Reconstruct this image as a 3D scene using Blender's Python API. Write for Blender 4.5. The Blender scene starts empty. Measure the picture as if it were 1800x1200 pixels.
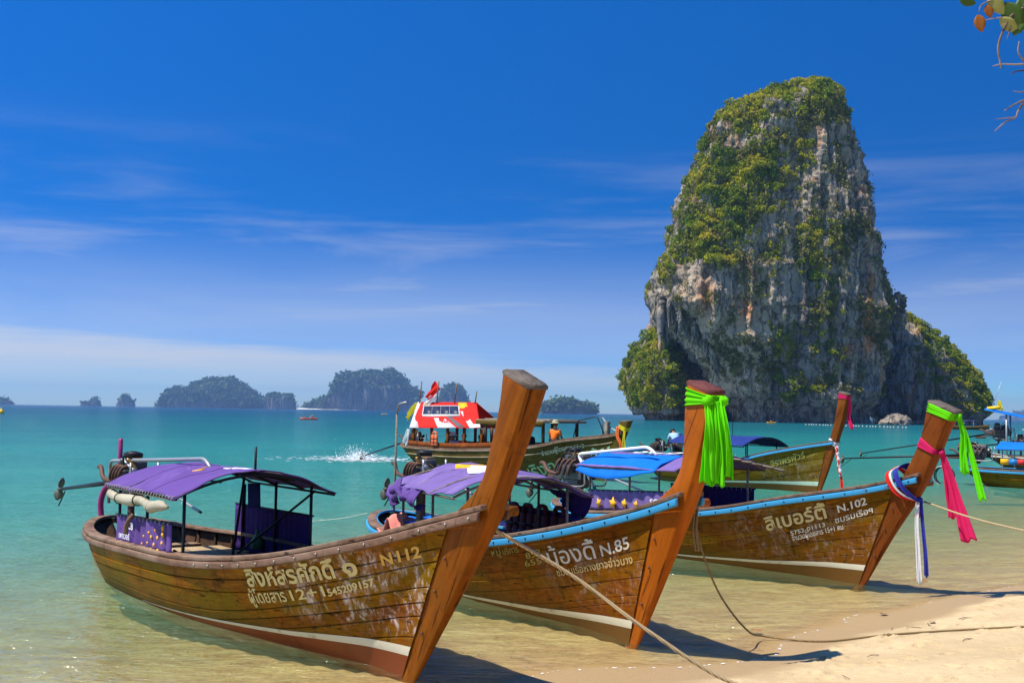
import bpy, math, random
import numpy as np
from mathutils import Matrix, Vector
R_ = random.Random(7); NR = np.random.default_rng(11)
SC = bpy.context.scene; COL = SC.collection

# ------------------------------------------------------------------ camera, sky, sun, exposure
EYE = 2.4
PITCH, ROLL = math.atan(124/2000), 0.0155
fw = Vector((0, math.cos(PITCH), math.sin(PITCH))); rt0 = Vector((1, 0, 0)); up0 = rt0.cross(fw)
rt = rt0*math.cos(ROLL)+up0*math.sin(ROLL); up = up0*math.cos(ROLL)-rt0*math.sin(ROLL)
cam = bpy.data.cameras.new('camera'); cam.sensor_width = 36; cam.lens = 40.0
cam.clip_start = 0.1; cam.clip_end = 60000
camo = bpy.data.objects.new('camera', cam); COL.objects.link(camo)
camo.matrix_world = Matrix(((rt.x, up.x, -fw.x, 0), (rt.y, up.y, -fw.y, 0), (rt.z, up.z, -fw.z, EYE), (0, 0, 0, 1)))
SC.camera = camo

def nd(nt, t, at=None, **inp):
    n = nt.nodes.new(t)
    for k, v in (at or {}).items(): setattr(n, k, v)
    for k, v in inp.items():
        k = k.replace('_', ' ')
        s = n.inputs[int(k[1:])] if (k[0] == 'i' and k[1:].isdigit()) else n.inputs[k]
        if isinstance(v, bpy.types.NodeSocket): nt.links.new(v, s)
        else: s.default_value = v
    return n
def col4(c): return (c[0], c[1], c[2], 1.0)
def ramp(nt, fac, stops, mode='LINEAR'):
    n = nt.nodes.new('ShaderNodeValToRGB'); nt.links.new(fac, n.inputs[0]); e = n.color_ramp.elements
    n.color_ramp.interpolation = mode
    while len(e) < len(stops): e.new(.5)
    for i, (p, c) in enumerate(stops):
        e[i].position = p; e[i].color = col4(c if hasattr(c, '__len__') else (c, c, c))
    return n.outputs[0]
def mixc(nt, fac, a, b, blend='MIX'):
    n = nt.nodes.new('ShaderNodeMix'); n.data_type = 'RGBA'; n.blend_type = blend
    for s, v in ((n.inputs[0], fac), (n.inputs[6], a), (n.inputs[7], b)):
        if isinstance(v, bpy.types.NodeSocket): nt.links.new(v, s)
        else: s.default_value = col4(v) if hasattr(v, '__len__') else v
    return n.outputs[2]
def mth(nt, op, a, b=0.0, c=0.0, clamp=False):
    n = nt.nodes.new('ShaderNodeMath'); n.operation = op; n.use_clamp = clamp
    for s, v in zip(n.inputs, (a, b, c)):
        if isinstance(v, bpy.types.NodeSocket): nt.links.new(v, s)
        else: s.default_value = v
    return n.outputs[0]
def sstep(nt, x, a, b):
    n = nd(nt, 'ShaderNodeMapRange', {'interpolation_type': 'SMOOTHSTEP'}, Value=x, From_Min=a, From_Max=b)
    return n.outputs[0]
def mapping(nt, vec, scale=(1, 1, 1), loc=(0, 0, 0)):
    return nd(nt, 'ShaderNodeMapping', Vector=vec, Scale=scale, Location=loc).outputs[0]
def noise(nt, vec, scale, detail=4, rough=.55, dist=0.0):
    return nd(nt, 'ShaderNodeTexNoise', Vector=vec, Scale=scale, Detail=detail, Roughness=rough, Distortion=dist).outputs[0]

SUN_EL = math.radians(64); SUN_TO = Vector((-.435, -.15, .888)).normalized()
W = bpy.data.worlds.new('World'); SC.world = W; W.use_nodes = True; nt = W.node_tree; nt.nodes.clear()
g = nd(nt, 'ShaderNodeTexCoord').outputs['Generated']
sep = nd(nt, 'ShaderNodeSeparateXYZ', Vector=g)
zz = mth(nt, 'ADD', mth(nt, 'MULTIPLY', mth(nt, 'MAXIMUM', sep.outputs[2], 0.0), 3.4), .02)
vec = nd(nt, 'ShaderNodeVectorMath', {'operation': 'NORMALIZE'}, i0=nd(nt, 'ShaderNodeCombineXYZ', X=sep.outputs[0], Y=sep.outputs[1], Z=zz).outputs[0]).outputs[0]
sky = nd(nt, 'ShaderNodeTexSky', {'sky_type': 'NISHITA', 'sun_disc': False, 'sun_elevation': SUN_EL, 'sun_rotation': math.radians(262), 'air_density': 1.0, 'dust_density': .6, 'ozone_density': 2.0}, Vector=vec)
skc = nd(nt, 'ShaderNodeHueSaturation', Hue=.5, Saturation=2.0, Value=1.08, Color=sky.outputs[0]).outputs[0]
skc = mixc(nt, 1.0, nd(nt, 'ShaderNodeGamma', Color=skc, Gamma=1.32).outputs[0], (.40, .76, .68), 'MULTIPLY')
# thin cloud: a low bank along the horizon and streaks of cirrus above it
cv = mapping(nt, g, (1.0, 1.0, 9.0))
n1 = noise(nt, cv, 2.1, 8, .6, .5); n2 = noise(nt, mapping(nt, g, (1, 1, 16), (3.1, 1.7, 0)), 5.5, 6, .6, .2)
nlow = noise(nt, g, 1.7, 2, .5)
edge = mth(nt, 'ADD', mth(nt, 'MULTIPLY_ADD', sep.outputs[0], -.05, .05), mth(nt, 'MULTIPLY', mth(nt, 'SUBTRACT', n2, .5), .035))
bank = mth(nt, 'SUBTRACT', 1.0, sstep(nt, mth(nt, 'SUBTRACT', sep.outputs[2], edge), -.022, .014))
bank = mth(nt, 'MULTIPLY', bank, mth(nt, 'MULTIPLY_ADD', n1, .9, .35), clamp=True)
cir = mth(nt, 'MULTIPLY', sstep(nt, n1, .42, .76), mth(nt, 'SUBTRACT', 1.0, sstep(nt, sep.outputs[2], .1, .26)))
cir = mth(nt, 'MULTIPLY', cir, .5)
veil = mth(nt, 'MULTIPLY', mth(nt, 'SUBTRACT', 1.0, sstep(nt, sep.outputs[2], .055, .17)), mth(nt, 'MULTIPLY_ADD', n1, .4, .15))
cl = mth(nt, 'MAXIMUM', mth(nt, 'MAXIMUM', mth(nt, 'MULTIPLY', bank, .9), cir), veil)
up_ = sstep(nt, sep.outputs[2], -.01, .0)
skm = mixc(nt, mth(nt, 'MULTIPLY', cl, up_), skc, (5.6, 5.45, 5.05))
bg = nd(nt, 'ShaderNodeBackground', Color=skm, Strength=.105)
nt.links.new(bg.outputs[0], nd(nt, 'ShaderNodeOutputWorld').inputs[0])

sl = bpy.data.lights.new('sun', 'SUN'); sl.energy = 4.8; sl.angle = math.radians(.53); sl.color = (1.0, .94, .82)
so = bpy.data.objects.new('sun', sl); COL.objects.link(so)
so.rotation_mode = 'QUATERNION'; so.rotation_quaternion = SUN_TO.to_track_quat('Z', 'Y'); so.location = (-20, -5, 40)
vs = SC.view_settings; vs.view_transform = 'Standard'; vs.look = 'None'; vs.exposure = 0.5; vs.gamma = 1.0; vs.use_curve_mapping = False
SC.render.engine = 'CYCLES'; cy = SC.cycles
cy.use_denoising = True; cy.max_bounces = 7; cy.diffuse_bounces = 3; cy.glossy_bounces = 3; cy.transparent_max_bounces = 16; cy.transmission_bounces = 4
cy.volume_bounces = 0; cy.sample_clamp_indirect = 6.0

# ------------------------------------------------------------------ mesh helpers
def fast_mesh(name, V, Fc, smooth=False, creases=None):
    """V (n,3); Fc a list of (m,k) index arrays"""
    V = np.ascontiguousarray(V, np.float32); me = bpy.data.meshes.new(name)
    Fs = [np.asarray(f, np.int32) for f in (Fc if isinstance(Fc, list) else [Fc]) if len(f)]
    me.vertices.add(len(V)); me.vertices.foreach_set('co', V.ravel())
    idx = np.concatenate([f.ravel() for f in Fs]); tot = np.concatenate([np.full(len(f), f.shape[1], np.int32) for f in Fs])
    st = np.concatenate([[0], np.cumsum(tot)[:-1]]).astype(np.int32)
    me.loops.add(len(idx)); me.loops.foreach_set('vertex_index', idx)
    me.polygons.add(len(tot)); me.polygons.foreach_set('loop_start', st); me.polygons.foreach_set('loop_total', tot)
    if smooth: me.polygons.foreach_set('use_smooth', np.ones(len(tot), bool))
    me.update(calc_edges=True); me.validate()
    return me
def link(name, me, m=None, parent=None, loc=None, rot=None, scale=None):
    o = bpy.data.objects.new(name, me); COL.objects.link(o)
    if m is not None and me is not None and not me.materials: me.materials.append(m)
    if parent is not None: o.parent = parent
    if loc is not None: o.location = loc
    if rot is not None: o.rotation_euler = rot
    if scale is not None: o.scale = scale if hasattr(scale, '__len__') else (scale,)*3
    return o
def empty(name, loc=(0, 0, 0), rz=0.0):
    o = bpy.data.objects.new(name, None); COL.objects.link(o); o.location = loc; o.rotation_euler = (0, 0, rz); o.empty_display_size = .3
    return o
def tag(o, label=None, cat=None, group=None, kind=None):
    if label: o['label'] = label
    if cat: o['category'] = cat
    if group: o['group'] = group
    if kind: o['kind'] = kind
    return o
class MB:
    def __init__(s): s.V = []; s.Q = []; s.T = []; s.P = []; s.n = 0
    def add(s, V, quads=(), tris=(), polys=()):
        V = np.asarray(V, float).reshape(-1, 3); s.V.append(V); b = s.n; s.n += len(V)
        if len(quads): s.Q.append(np.asarray(quads)+b)
        if len(tris): s.T.append(np.asarray(tris)+b)
        for p in polys: s.P.append(np.asarray(p)+b)
        return s
    def box(s, c, d, rz=0.0, ry=0.0, rx=0.0, taper=1.0):
        x, y, z = d[0]/2, d[1]/2, d[2]/2; t = taper
        v = np.array([[-x, -y, -z], [x, -y, -z], [x, y, -z], [-x, y, -z], [-x*t, -y*t, z], [x*t, -y*t, z], [x*t, y*t, z], [-x*t, y*t, z]])
        M = np.array(Matrix.Rotation(rz, 3, 'Z') @ Matrix.Rotation(ry, 3, 'Y') @ Matrix.Rotation(rx, 3, 'X'))
        return s.add(v @ M.T+np.array(c), [[0, 3, 2, 1], [4, 5, 6, 7], [0, 1, 5, 4], [1, 2, 6, 5], [2, 3, 7, 6], [3, 0, 4, 7]])
    def tube(s, path, r, n=8, closed=False, caps=True):
        P = np.asarray(path, float); k = len(P); rr = np.full(k, r) if np.isscalar(r) else np.asarray(r, float)
        T = np.gradient(P, axis=0) if not closed else (np.roll(P, -1, 0)-np.roll(P, 1, 0))
        T /= np.linalg.norm(T, axis=1)[:, None]+1e-9
        a = np.array([0, 0, 1.]) if abs(T[0, 2]) < .9 else np.array([1., 0, 0]); rings = []
        for i in range(k):
            a = a-T[i]*(a @ T[i]); a /= np.linalg.norm(a)+1e-9; b = np.cross(T[i], a)
            th = np.arange(n)*2*math.pi/n
            rings.append(P[i]+rr[i]*(np.cos(th)[:, None]*a+np.sin(th)[:, None]*b))
        V = np.concatenate(rings); q = []
        for i in range(k if closed else k-1):
            j = (i+1) % k
            for t in range(n): q.append([i*n+t, i*n+(t+1) % n, j*n+(t+1) % n, j*n+t])
        s.add(V, q)
        if caps and not closed:
            b = s.n-len(V); s.P.append(np.arange(n)[::-1]+b); s.P.append(np.arange(n)+b+(k-1)*n)
        return s
    def lathe(s, prof, c=(0, 0, 0), axis=(0, 0, 1), n=14):
        ax = np.asarray(axis, float); ax /= np.linalg.norm(ax); a = np.array([1., 0, 0]) if abs(ax[0]) < .9 else np.array([0, 1., 0])
        a -= ax*(a @ ax); a /= np.linalg.norm(a); b = np.cross(ax, a); th = np.arange(n)*2*math.pi/n
        V = np.concatenate([np.asarray(c)+ax*h+max(r, 1e-4)*(np.cos(th)[:, None]*a+np.sin(th)[:, None]*b) for r, h in prof]); q = []
        for i in range(len(prof)-1):
            for t in range(n): q.append([i*n+t, i*n+(t+1) % n, (i+1)*n+(t+1) % n, (i+1)*n+t])
        s.add(V, q); b0 = s.n-len(V); s.P.append(np.arange(n)[::-1]+b0); s.P.append(np.arange(n)+b0+(len(prof)-1)*n)
        return s
    def prism(s, poly, y0, y1, w=None):
        """poly of (x, z) counter-clockwise, extruded from y0 to y1; w = per-vertex width factor"""
        p = np.asarray(poly, float); k = len(p); w = np.ones(k) if w is None else np.asarray(w)
        V = np.concatenate([np.c_[p[:, 0], y0*w, p[:, 1]], np.c_[p[:, 0], y1*w, p[:, 1]]])
        return s.add(V, [[i, (i+1) % k, k+(i+1) % k, k+i] for i in range(k)], polys=[list(range(k))[::-1], list(range(k, 2*k))])
    def grid(s, G, wrap=False):
        G = np.asarray(G, float); a, b = G.shape[:2]; i = np.arange(a*b).reshape(a, b)
        if wrap: j = np.roll(i, -1, 1)
        q = np.stack([i[:-1, :-1], i[1:, :-1], i[1:, 1:], i[:-1, 1:]], -1).reshape(-1, 4) if not wrap else np.stack([i[:-1], i[1:], j[1:], j[:-1]], -1).reshape(-1, 4)
        return s.add(G.reshape(-1, 3), q)
    def sheet(s, G, t=.01):
        """closed slab of thickness t from a grid of points"""
        G = np.asarray(G, float); du = np.gradient(G, axis=0); dv = np.gradient(G, axis=1); n = np.cross(du, dv); n /= np.linalg.norm(n, axis=2)[..., None]+1e-9
        A, B = G+n*t/2, G-n*t/2; a, b = G.shape[:2]; i = np.arange(a*b).reshape(a, b); m = a*b
        q = [np.stack([i[:-1, :-1], i[1:, :-1], i[1:, 1:], i[:-1, 1:]], -1).reshape(-1, 4), m+np.stack([i[:-1, :-1], i[:-1, 1:], i[1:, 1:], i[1:, :-1]], -1).reshape(-1, 4)]
        for e, f in ((i[0], 0), (i[-1], 1), (i[:, 0], 1), (i[:, -1], 0)):
            r = np.stack([e[:-1], e[1:], m+e[1:], m+e[:-1]], -1); q.append(r if f == 0 else r[:, ::-1])
        return s.add(np.concatenate([A.reshape(-1, 3), B.reshape(-1, 3)]), np.concatenate(q))
    def mesh(s, name, smooth=False):
        V = np.concatenate(s.V); F = []
        if s.Q: F.append(np.concatenate(s.Q))
        if s.T: F.append(np.concatenate(s.T))
        by = {}
        for p in s.P: by.setdefault(len(p), []).append(p)
        F += [np.array(x) for x in by.values()]
        return fast_mesh(name, V, F, smooth)
    def build(s, name, m, parent=None, smooth=False, bevel=0.0, **k):
        o = link(name, s.mesh(name, smooth), m, parent, **k)
        if bevel: bv = o.modifiers.new('bevel', 'BEVEL'); bv.width = bevel; bv.segments = 2; bv.limit_method = 'ANGLE'; bv.angle_limit = math.radians(35)
        return o
def autosmooth(o, deg=40):
    me = o.data; me.polygons.foreach_set('use_smooth', np.ones(len(me.polygons), bool)); me.set_sharp_from_angle(angle=math.radians(deg)); return o
def smooth_path(pts, k=8):
    P = np.asarray(pts, float); Q = np.vstack([2*P[0]-P[1], P, 2*P[-1]-P[-2]]); out = []
    for i in range(1, len(Q)-2):
        for t in np.arange(k)/k:
            a, b, c, d = Q[i-1], Q[i], Q[i+1], Q[i+2]
            out.append(.5*((2*b)+(c-a)*t+(2*a-5*b+4*c-d)*t*t+(3*b-a-3*c+d)*t**3))
    out.append(P[-1]); return np.array(out)
def curve_at(xs, ys):
    P = smooth_path(np.c_[xs, ys], 10); o = np.argsort(P[:, 0]); X, Y = P[o, 0], P[o, 1]
    return lambda x: np.interp(x, X, Y)
def ss(a, b, x):
    t = np.clip((np.asarray(x, float)-a)/(b-a), 0, 1); return t*t*(3-2*t)
def vnoise(P, seed=0):
    P = np.asarray(P, float); I = np.floor(P).astype(np.int64); f = P-I; f = f*f*f*(f*(f*6-15)+10); out = 0
    for dx in (0, 1):
        for dy in (0, 1):
            for dz in (0, 1):
                h = ((I[..., 0]+dx)*374761393+(I[..., 1]+dy)*668265263+(I[..., 2]+dz)*2147483647+seed*1274126177) & 0xffffffff
                h = ((h ^ (h >> 13))*1274126177) & 0xffffffff; h = ((h ^ (h >> 16))*2246822519) & 0xffffffff; h = (h ^ (h >> 15)) & 0xffff
                w = (f[..., 0] if dx else 1-f[..., 0])*(f[..., 1] if dy else 1-f[..., 1])*(f[..., 2] if dz else 1-f[..., 2])
                out = out+w*(h/65535.0)
    return out*2-1
def fbm(P, octv=4, seed=0, gain=.5):
    P = np.asarray(P, float); a = 1.0; s = 0; t = 0
    for i in range(octv): s = s+a*vnoise(P*(2.03**i)+17.3*i, seed+i); t += a; a *= gain
    return s/t

# ------------------------------------------------------------------ materials
MATS = {}
def material(name):
    m = bpy.data.materials.new(name); m.use_nodes = True; nt = m.node_tree; nt.nodes.clear(); MATS[name] = m
    out = nd(nt, 'ShaderNodeOutputMaterial'); return m, nt, out
def bump(nt, h, strength=.3, dist=.02):
    return nd(nt, 'ShaderNodeBump', Height=h, Strength=strength, Distance=dist).outputs[0]
def objco(nt): return nd(nt, 'ShaderNodeTexCoord').outputs['Object']
def m_wood(name, ca, cb, blotch=None, rough=.5, gscale=1.0, scuff=None, rnd=.25, coat=0.0, stain=.72, upright=False):
    m, nt, out = material(name); c = objco(nt)
    if upright: c = nd(nt, 'ShaderNodeMapping', Vector=c, Rotation=(0, math.radians(58), 0)).outputs[0]
    gr = noise(nt, mapping(nt, c, (.9*gscale, 11*gscale, 11*gscale)), 2.6, 6, .62, .25); big = noise(nt, mapping(nt, c, (1, 1.3, 1.6)), 1.5, 4, .6)
    fine = noise(nt, mapping(nt, c, (4, 40, 40)), 3, 3, .6)
    cc = mixc(nt, sstep(nt, gr, .3, .72), ca, cb)
    if blotch: cc = mixc(nt, mth(nt, 'MULTIPLY', sstep(nt, big, .38, .68), .75), cc, blotch)
    cc = mixc(nt, mth(nt, 'MULTIPLY', sstep(nt, fine, .5, .75), .35), cc, tuple(x*.35 for x in ca))
    st = noise(nt, mapping(nt, c, (3.2, 3.2, 1.1), (5, 2, 1)), 2.2, 7, .7, .6)
    cc = mixc(nt, mth(nt, 'MULTIPLY', sstep(nt, st, .52, .72), stain), cc, tuple(x*.3 for x in cb))
    ck = noise(nt, mapping(nt, c, (.55, 26, 26), (1, 4, 2)), 1.0, 3, .5, .15); cc = mixc(nt, mth(nt, 'MULTIPLY', sstep(nt, ck, .63, .68), .8), cc, tuple(x*.18 for x in cb))
    tn = noise(nt, mapping(nt, c, (.8, 1.5, 1.5), (2, 8, 3)), 1.3, 4, .6); cc = mixc(nt, mth(nt, 'MULTIPLY', sstep(nt, tn, .5, .8), .5), cc, tuple(min(1, x*1.7+.01) for x in ca))
    r = nd(nt, 'ShaderNodeObjectInfo').outputs['Random']
    cc = nd(nt, 'ShaderNodeHueSaturation', Hue=mth(nt, 'MULTIPLY_ADD', r, .014, .493), Saturation=1.0, Value=mth(nt, 'MULTIPLY_ADD', r, rnd, 1-rnd/2), Color=cc).outputs[0]
    if name.startswith('hull'):
        zz_ = nd(nt, 'ShaderNodeSeparateXYZ', Vector=c).outputs[2]; sm = mth(nt, 'MULTIPLY', mth(nt, 'SUBTRACT', 1.0, sstep(nt, mth(nt, 'ADD', zz_, mth(nt, 'MULTIPLY', mth(nt, 'SUBTRACT', st, .5), .5)), .02, .34)), .55); cc = mixc(nt, sm, cc, (.075, .062, .015))
    rg = mth(nt, 'MULTIPLY_ADD', gr, .3, rough-.12)
    if scuff:
        s = nd(nt, 'ShaderNodeSeparateXYZ', Vector=c)
        (x0, x1, z0, z1), amt = scuff
        mk = mth(nt, 'MULTIPLY', mth(nt, 'MULTIPLY', sstep(nt, s.outputs[0], x0, x0+.7), mth(nt, 'SUBTRACT', 1, sstep(nt, s.outputs[0], x1-.3, x1))), mth(nt, 'MULTIPLY', sstep(nt, s.outputs[2], z0, z0+.25), mth(nt, 'SUBTRACT', 1, sstep(nt, s.outputs[2], z1-.3, z1))))
        a1 = noise(nt, mapping(nt, c, (2.2, 2.2, 2.2)), 1.6, 6, .7, 1.6); a2 = noise(nt, mapping(nt, c, (9, 9, 2.6)), 2.0, 5, .65, .8)
        k = mth(nt, 'MULTIPLY', sstep(nt, a1, .44, .62), sstep(nt, a2, .38, .68))
        k = mth(nt, 'MULTIPLY', mth(nt, 'MULTIPLY', k, mk), amt, clamp=True)
        cc = mixc(nt, k, cc, (.66, .56, .50)); rg = mth(nt, 'ADD', rg, mth(nt, 'MULTIPLY', k, .3))
    p = nd(nt, 'ShaderNodeBsdfPrincipled', Base_Color=cc, Roughness=rg, Normal=bump(nt, mth(nt, 'ADD', gr, mth(nt, 'MULTIPLY', fine, .5)), .35, .006))
    p.inputs['Coat Weight'].default_value = coat; p.inputs['Specular IOR Level'].default_value = .05; p.inputs['Coat Roughness'].default_value = .25
    nt.links.new(p.outputs[0], out.inputs[0]); return m
def m_paint(name, c, rough=.5, wear=.25, under=(.12, .07, .04), metallic=0.0, scale=9, spec=.25):
    m, nt, out = material(name); o = objco(nt); n = noise(nt, o, scale, 6, .65, .4); b = noise(nt, o, scale*.25, 3)
    cc = mixc(nt, mth(nt, 'MULTIPLY', sstep(nt, b, .35, .75), .3), c, tuple(x*.72 for x in c))
    cc = mixc(nt, mth(nt, 'MULTIPLY', sstep(nt, n, .56, .7), wear), cc, under)
    p = nd(nt, 'ShaderNodeBsdfPrincipled', Base_Color=cc, Roughness=mth(nt, 'MULTIPLY_ADD', n, .25, rough-.1), Metallic=metallic, Normal=bump(nt, n, .2, .004))
    p.inputs['Specular IOR Level'].default_value = spec
    nt.links.new(p.outputs[0], out.inputs[0]); return m
def m_cloth(name, c, transl=.25, fold=.0, dirt=.2):
    m, nt, out = material(name); o = objco(nt); n = noise(nt, o, 3.2, 5, .6, .3); w = noise(nt, o, 90, 2)
    cc = mixc(nt, mth(nt, 'MULTIPLY', sstep(nt, n, .45, .75), dirt), c, tuple(x*.55+.01 for x in c))
    fd = noise(nt, mapping(nt, o, (1, 1, 1), (4, 1, 7)), 1.4, 5, .65, .5); cc = mixc(nt, mth(nt, 'MULTIPLY', sstep(nt, fd, .45, .75), dirt*1.4, clamp=True), cc, tuple(min(1, x*1.25+.05) for x in c))
    h = mth(nt, 'ADD', mth(nt, 'MULTIPLY', noise(nt, o, 8, 3), .8), mth(nt, 'MULTIPLY', w, .1)); b = bump(nt, h, .35, .02)
    p = nd(nt, 'ShaderNodeBsdfPrincipled', Base_Color=cc, Roughness=.8, Normal=b); p.inputs['Specular IOR Level'].default_value = .1
    t = nd(nt, 'ShaderNodeBsdfTranslucent', Color=cc, Normal=b)
    x = nd(nt, 'ShaderNodeMixShader', Fac=transl, i1=p.outputs[0], i2=t.outputs[0])
    nt.links.new(x.outputs[0], out.inputs[0]); return m
M = MATS
m_wood('hull_wood_olive', (.30, .096, .002), (.14, .043, .001), (.175, .115, .002), .5, scuff=((-1.9, .8, .25, 1.3), 1.0))
m_wood('hull_wood_red', (.30, .082, .002), (.14, .034, .001), (.19, .09, .002), .5, scuff=((-1.6, .6, .2, 1.1), .35))
m_wood('hull_wood_brown', (.25, .085, .003), (.12, .040, .002), (.165, .09, .003), .5, scuff=((-2.5, .8, .1, 1.2), .3))
m_wood('hull_wood_dull', (.19, .105, .004), (.10, .055, .003), (.14, .105, .005), .55, scuff=((-2.5, .8, .1, 1.2), .3))
m_wood('hull_wood_weathered', (.135, .078, .014), (.075, .042, .008), (.10, .078, .016), .6)
m_wood('stem_wood_amber', (.27, .074, .003), (.15, .037, .002), (.19, .06, .003), .42, .6, rnd=.05, coat=.08, upright=True, stain=.4)
m_wood('stem_wood_orange', (.44, .10, .006), (.28, .055, .005), (.36, .08, .005), .4, .6, rnd=.05, coat=.08, upright=True, stain=.35)
m_wood('stem_wood_brown', (.24, .068, .008), (.13, .036, .006), (.17, .055, .007), .45, .6, rnd=.05, coat=.05, upright=True, stain=.4)
m_wood('end_grain', (.17, .14, .12), (.09, .07, .06), None, .75, rnd=.1)
m_wood('end_grain_red', (.17, .06, .05), (.10, .04, .035), None, .7, rnd=.1)
m_wood('rail_wood', (.22, .13, .085), (.12, .065, .045), (.28, .19, .14), .6)
m_wood('inner_wood', (.10, .055, .03), (.055, .03, .02), (.075, .05, .03), .65)
m_wood('pale_board', (.42, .30, .17), (.30, .20, .11), None, .6)
m_wood('grey_pole', (.27, .22, .17), (.17, .13, .10), None, .7)
m_paint('blue_paint', (.045, .30, .56), .45, .55, (.13, .08, .05), scale=12)
m_paint('white_paint', (.62, .57, .43), .55, .6, (.30, .22, .10), scale=6)
m_paint('pale_green_paint', (.45, .55, .42), .55, .35, (.3, .25, .1))
m_paint('red_bottom', (.19, .038, .005), .5, .45, (.09, .03, .008), scale=5)
m_paint('brown_bottom', (.135, .058, .006), .55, .6, (.11, .085, .012), scale=4)
m_paint('orange_bottom', (.42, .12, .04), .5, .35, (.25, .09, .04))
m_paint('letter_cream', (.70, .56, .24), .6, .16, (.3, .17, .05), scale=22)
m_paint('letter_gold', (.72, .42, .08), .55, .16, (.3, .15, .04), scale=22)
m_paint('letter_white', (.78, .72, .58), .6, .14, (.3, .17, .05), scale=22)
m_paint('letter_yellow', (.48, .40, .08), .6, .3, (.16, .1, .03), scale=22)
m_paint('letter_green', (.30, .45, .25), .6, .3, (.1, .08, .03), scale=16)
m_paint('print_white', (.85, .85, .85), .6, .05); m_paint('print_yellow', (.85, .42, .01), .6, .05); m_paint('print_red', (.6, .03, .03), .6, .05)
m_paint('black_metal', (.022, .022, .024), .45, .35, (.09, .045, .03), .3)
m_paint('steel', (.42, .41, .39), .4, .35, (.2, .13, .09), .8)
m_paint('galvanised', (.38, .38, .38), .45, .25, (.22, .16, .12), .6)
m_paint('white_pipe', (.8, .8, .78), .4, .12, (.4, .35, .3)); m_paint('green_tape', (.01, .32, .16), .5, .1)
m_paint('rust_metal', (.13, .07, .05), .65, .5, (.2, .09, .04), .4); m_paint('engine_grey', (.10, .10, .11), .45, .5, (.035, .028, .025), .5, 14)
m_paint('engine_brown', (.2, .13, .07), .5, .5, (.05, .035, .03), .4, 14); m_paint('brass', (.45, .25, .08), .4, .3, (.1, .06, .03), .8)
m_paint('prop_bronze', (.14, .13, .09), .45, .3, (.06, .07, .05), .6)
m_paint('purple_hose', (.28, .025, .13), .4, .15); m_paint('black_rubber', (.015, .015, .016), .6, .1); m_paint('blue_plastic', (.02, .2, .5), .4, .1)
m_paint('green_glass', (.12, .32, .13), .15, .05); m_paint('white_plastic', (.75, .75, .72), .4, .1); m_paint('yellow_plastic', (.85, .5, .01), .4, .1)
m_paint('red_plastic', (.65, .06, .02), .4, .1); m_paint('orange_vest', (.82, .16, .06), .7, .12); m_paint('maroon_vest', (.14, .02, .025), .7, .2)
m_paint('skin', (.34, .17, .09), .55, .05, (.3, .14, .08)); m_paint('hair', (.015, .012, .01), .5, .0); m_paint('hat_cloth', (.36, .33, .2), .8, .1)
m_paint('shirt_orange', (.85, .17, .015), .8, .05, (.6, .1, .01)); m_paint('shirt_blue', (.36, .55, .78), .8, .05, (.3, .45, .6)); m_paint('trousers_black', (.02, .02, .025), .8, .05)
m_paint('shirt_dark', (.03, .05, .12), .8, .05); m_paint('shirt_white', (.7, .7, .68), .8, .05)
m_cloth('purple_cloth', (.15, .08, .31), .2, dirt=.4); m_cloth('purple_dark_cloth', (.06, .025, .16), .12); m_cloth('purple_faded', (.21, .14, .38), .22, dirt=.45)
m_cloth('blue_tarp', (.01, .20, .72), .3); m_cloth('navy_tarp', (.02, .04, .2), .12); m_cloth('green_sash', (.19, .86, .01), .4, dirt=.05); m_cloth('pink_sash', (.82, .03, .17), .4, dirt=.05)
m_cloth('red_cloth', (.75, .03, .02), .25, dirt=.1); m_cloth('white_cloth', (.8, .8, .8), .3, dirt=.12); m_cloth('blue_cloth', (.04, .05, .38), .25, dirt=.1); m_cloth('yellow_cloth', (.8, .68, .04), .35)
m_cloth('coral_towel', (.8, .27, .22), .15); m_cloth('cream_plastic', (.55, .5, .38), .3, dirt=.5); m_cloth('orange_cloth', (.85, .2, .05), .25); m_cloth('grey_tarp', (.16, .14, .15), .15)
def m_rope(name, c):
    m, nt, out = material(name); o = objco(nt); wv = nd(nt, 'ShaderNodeTexWave', {'wave_type': 'BANDS', 'bands_direction': 'DIAGONAL'}, Vector=o, Scale=26, Distortion=1.0).outputs['Fac' if False else 1]
    cc = mixc(nt, wv, tuple(x*.45 for x in c), c); p = nd(nt, 'ShaderNodeBsdfPrincipled', Base_Color=cc, Roughness=.85, Normal=bump(nt, wv, .6, .008)); nt.links.new(p.outputs[0], out.inputs[0]); return m
m_rope('rope_tan', (.62, .46, .24)); m_rope('rope_brown', (.34, .23, .09)); m_rope('rope_pale', (.7, .65, .55))
def m_solar():
    m, nt, out = material('solar_cell'); p = nd(nt, 'ShaderNodeBsdfPrincipled', Base_Color=col4((.012, .018, .05)), Roughness=.5); nt.links.new(p.outputs[0], out.inputs[0])
m_solar()
def m_glass():
    m, nt, out = material('clear_sheet'); p = nd(nt, 'ShaderNodeBsdfPrincipled', Base_Color=col4((.5, .5, .52)), Roughness=.3, Alpha=.5); nt.links.new(p.outputs[0], out.inputs[0])
m_glass()

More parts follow.
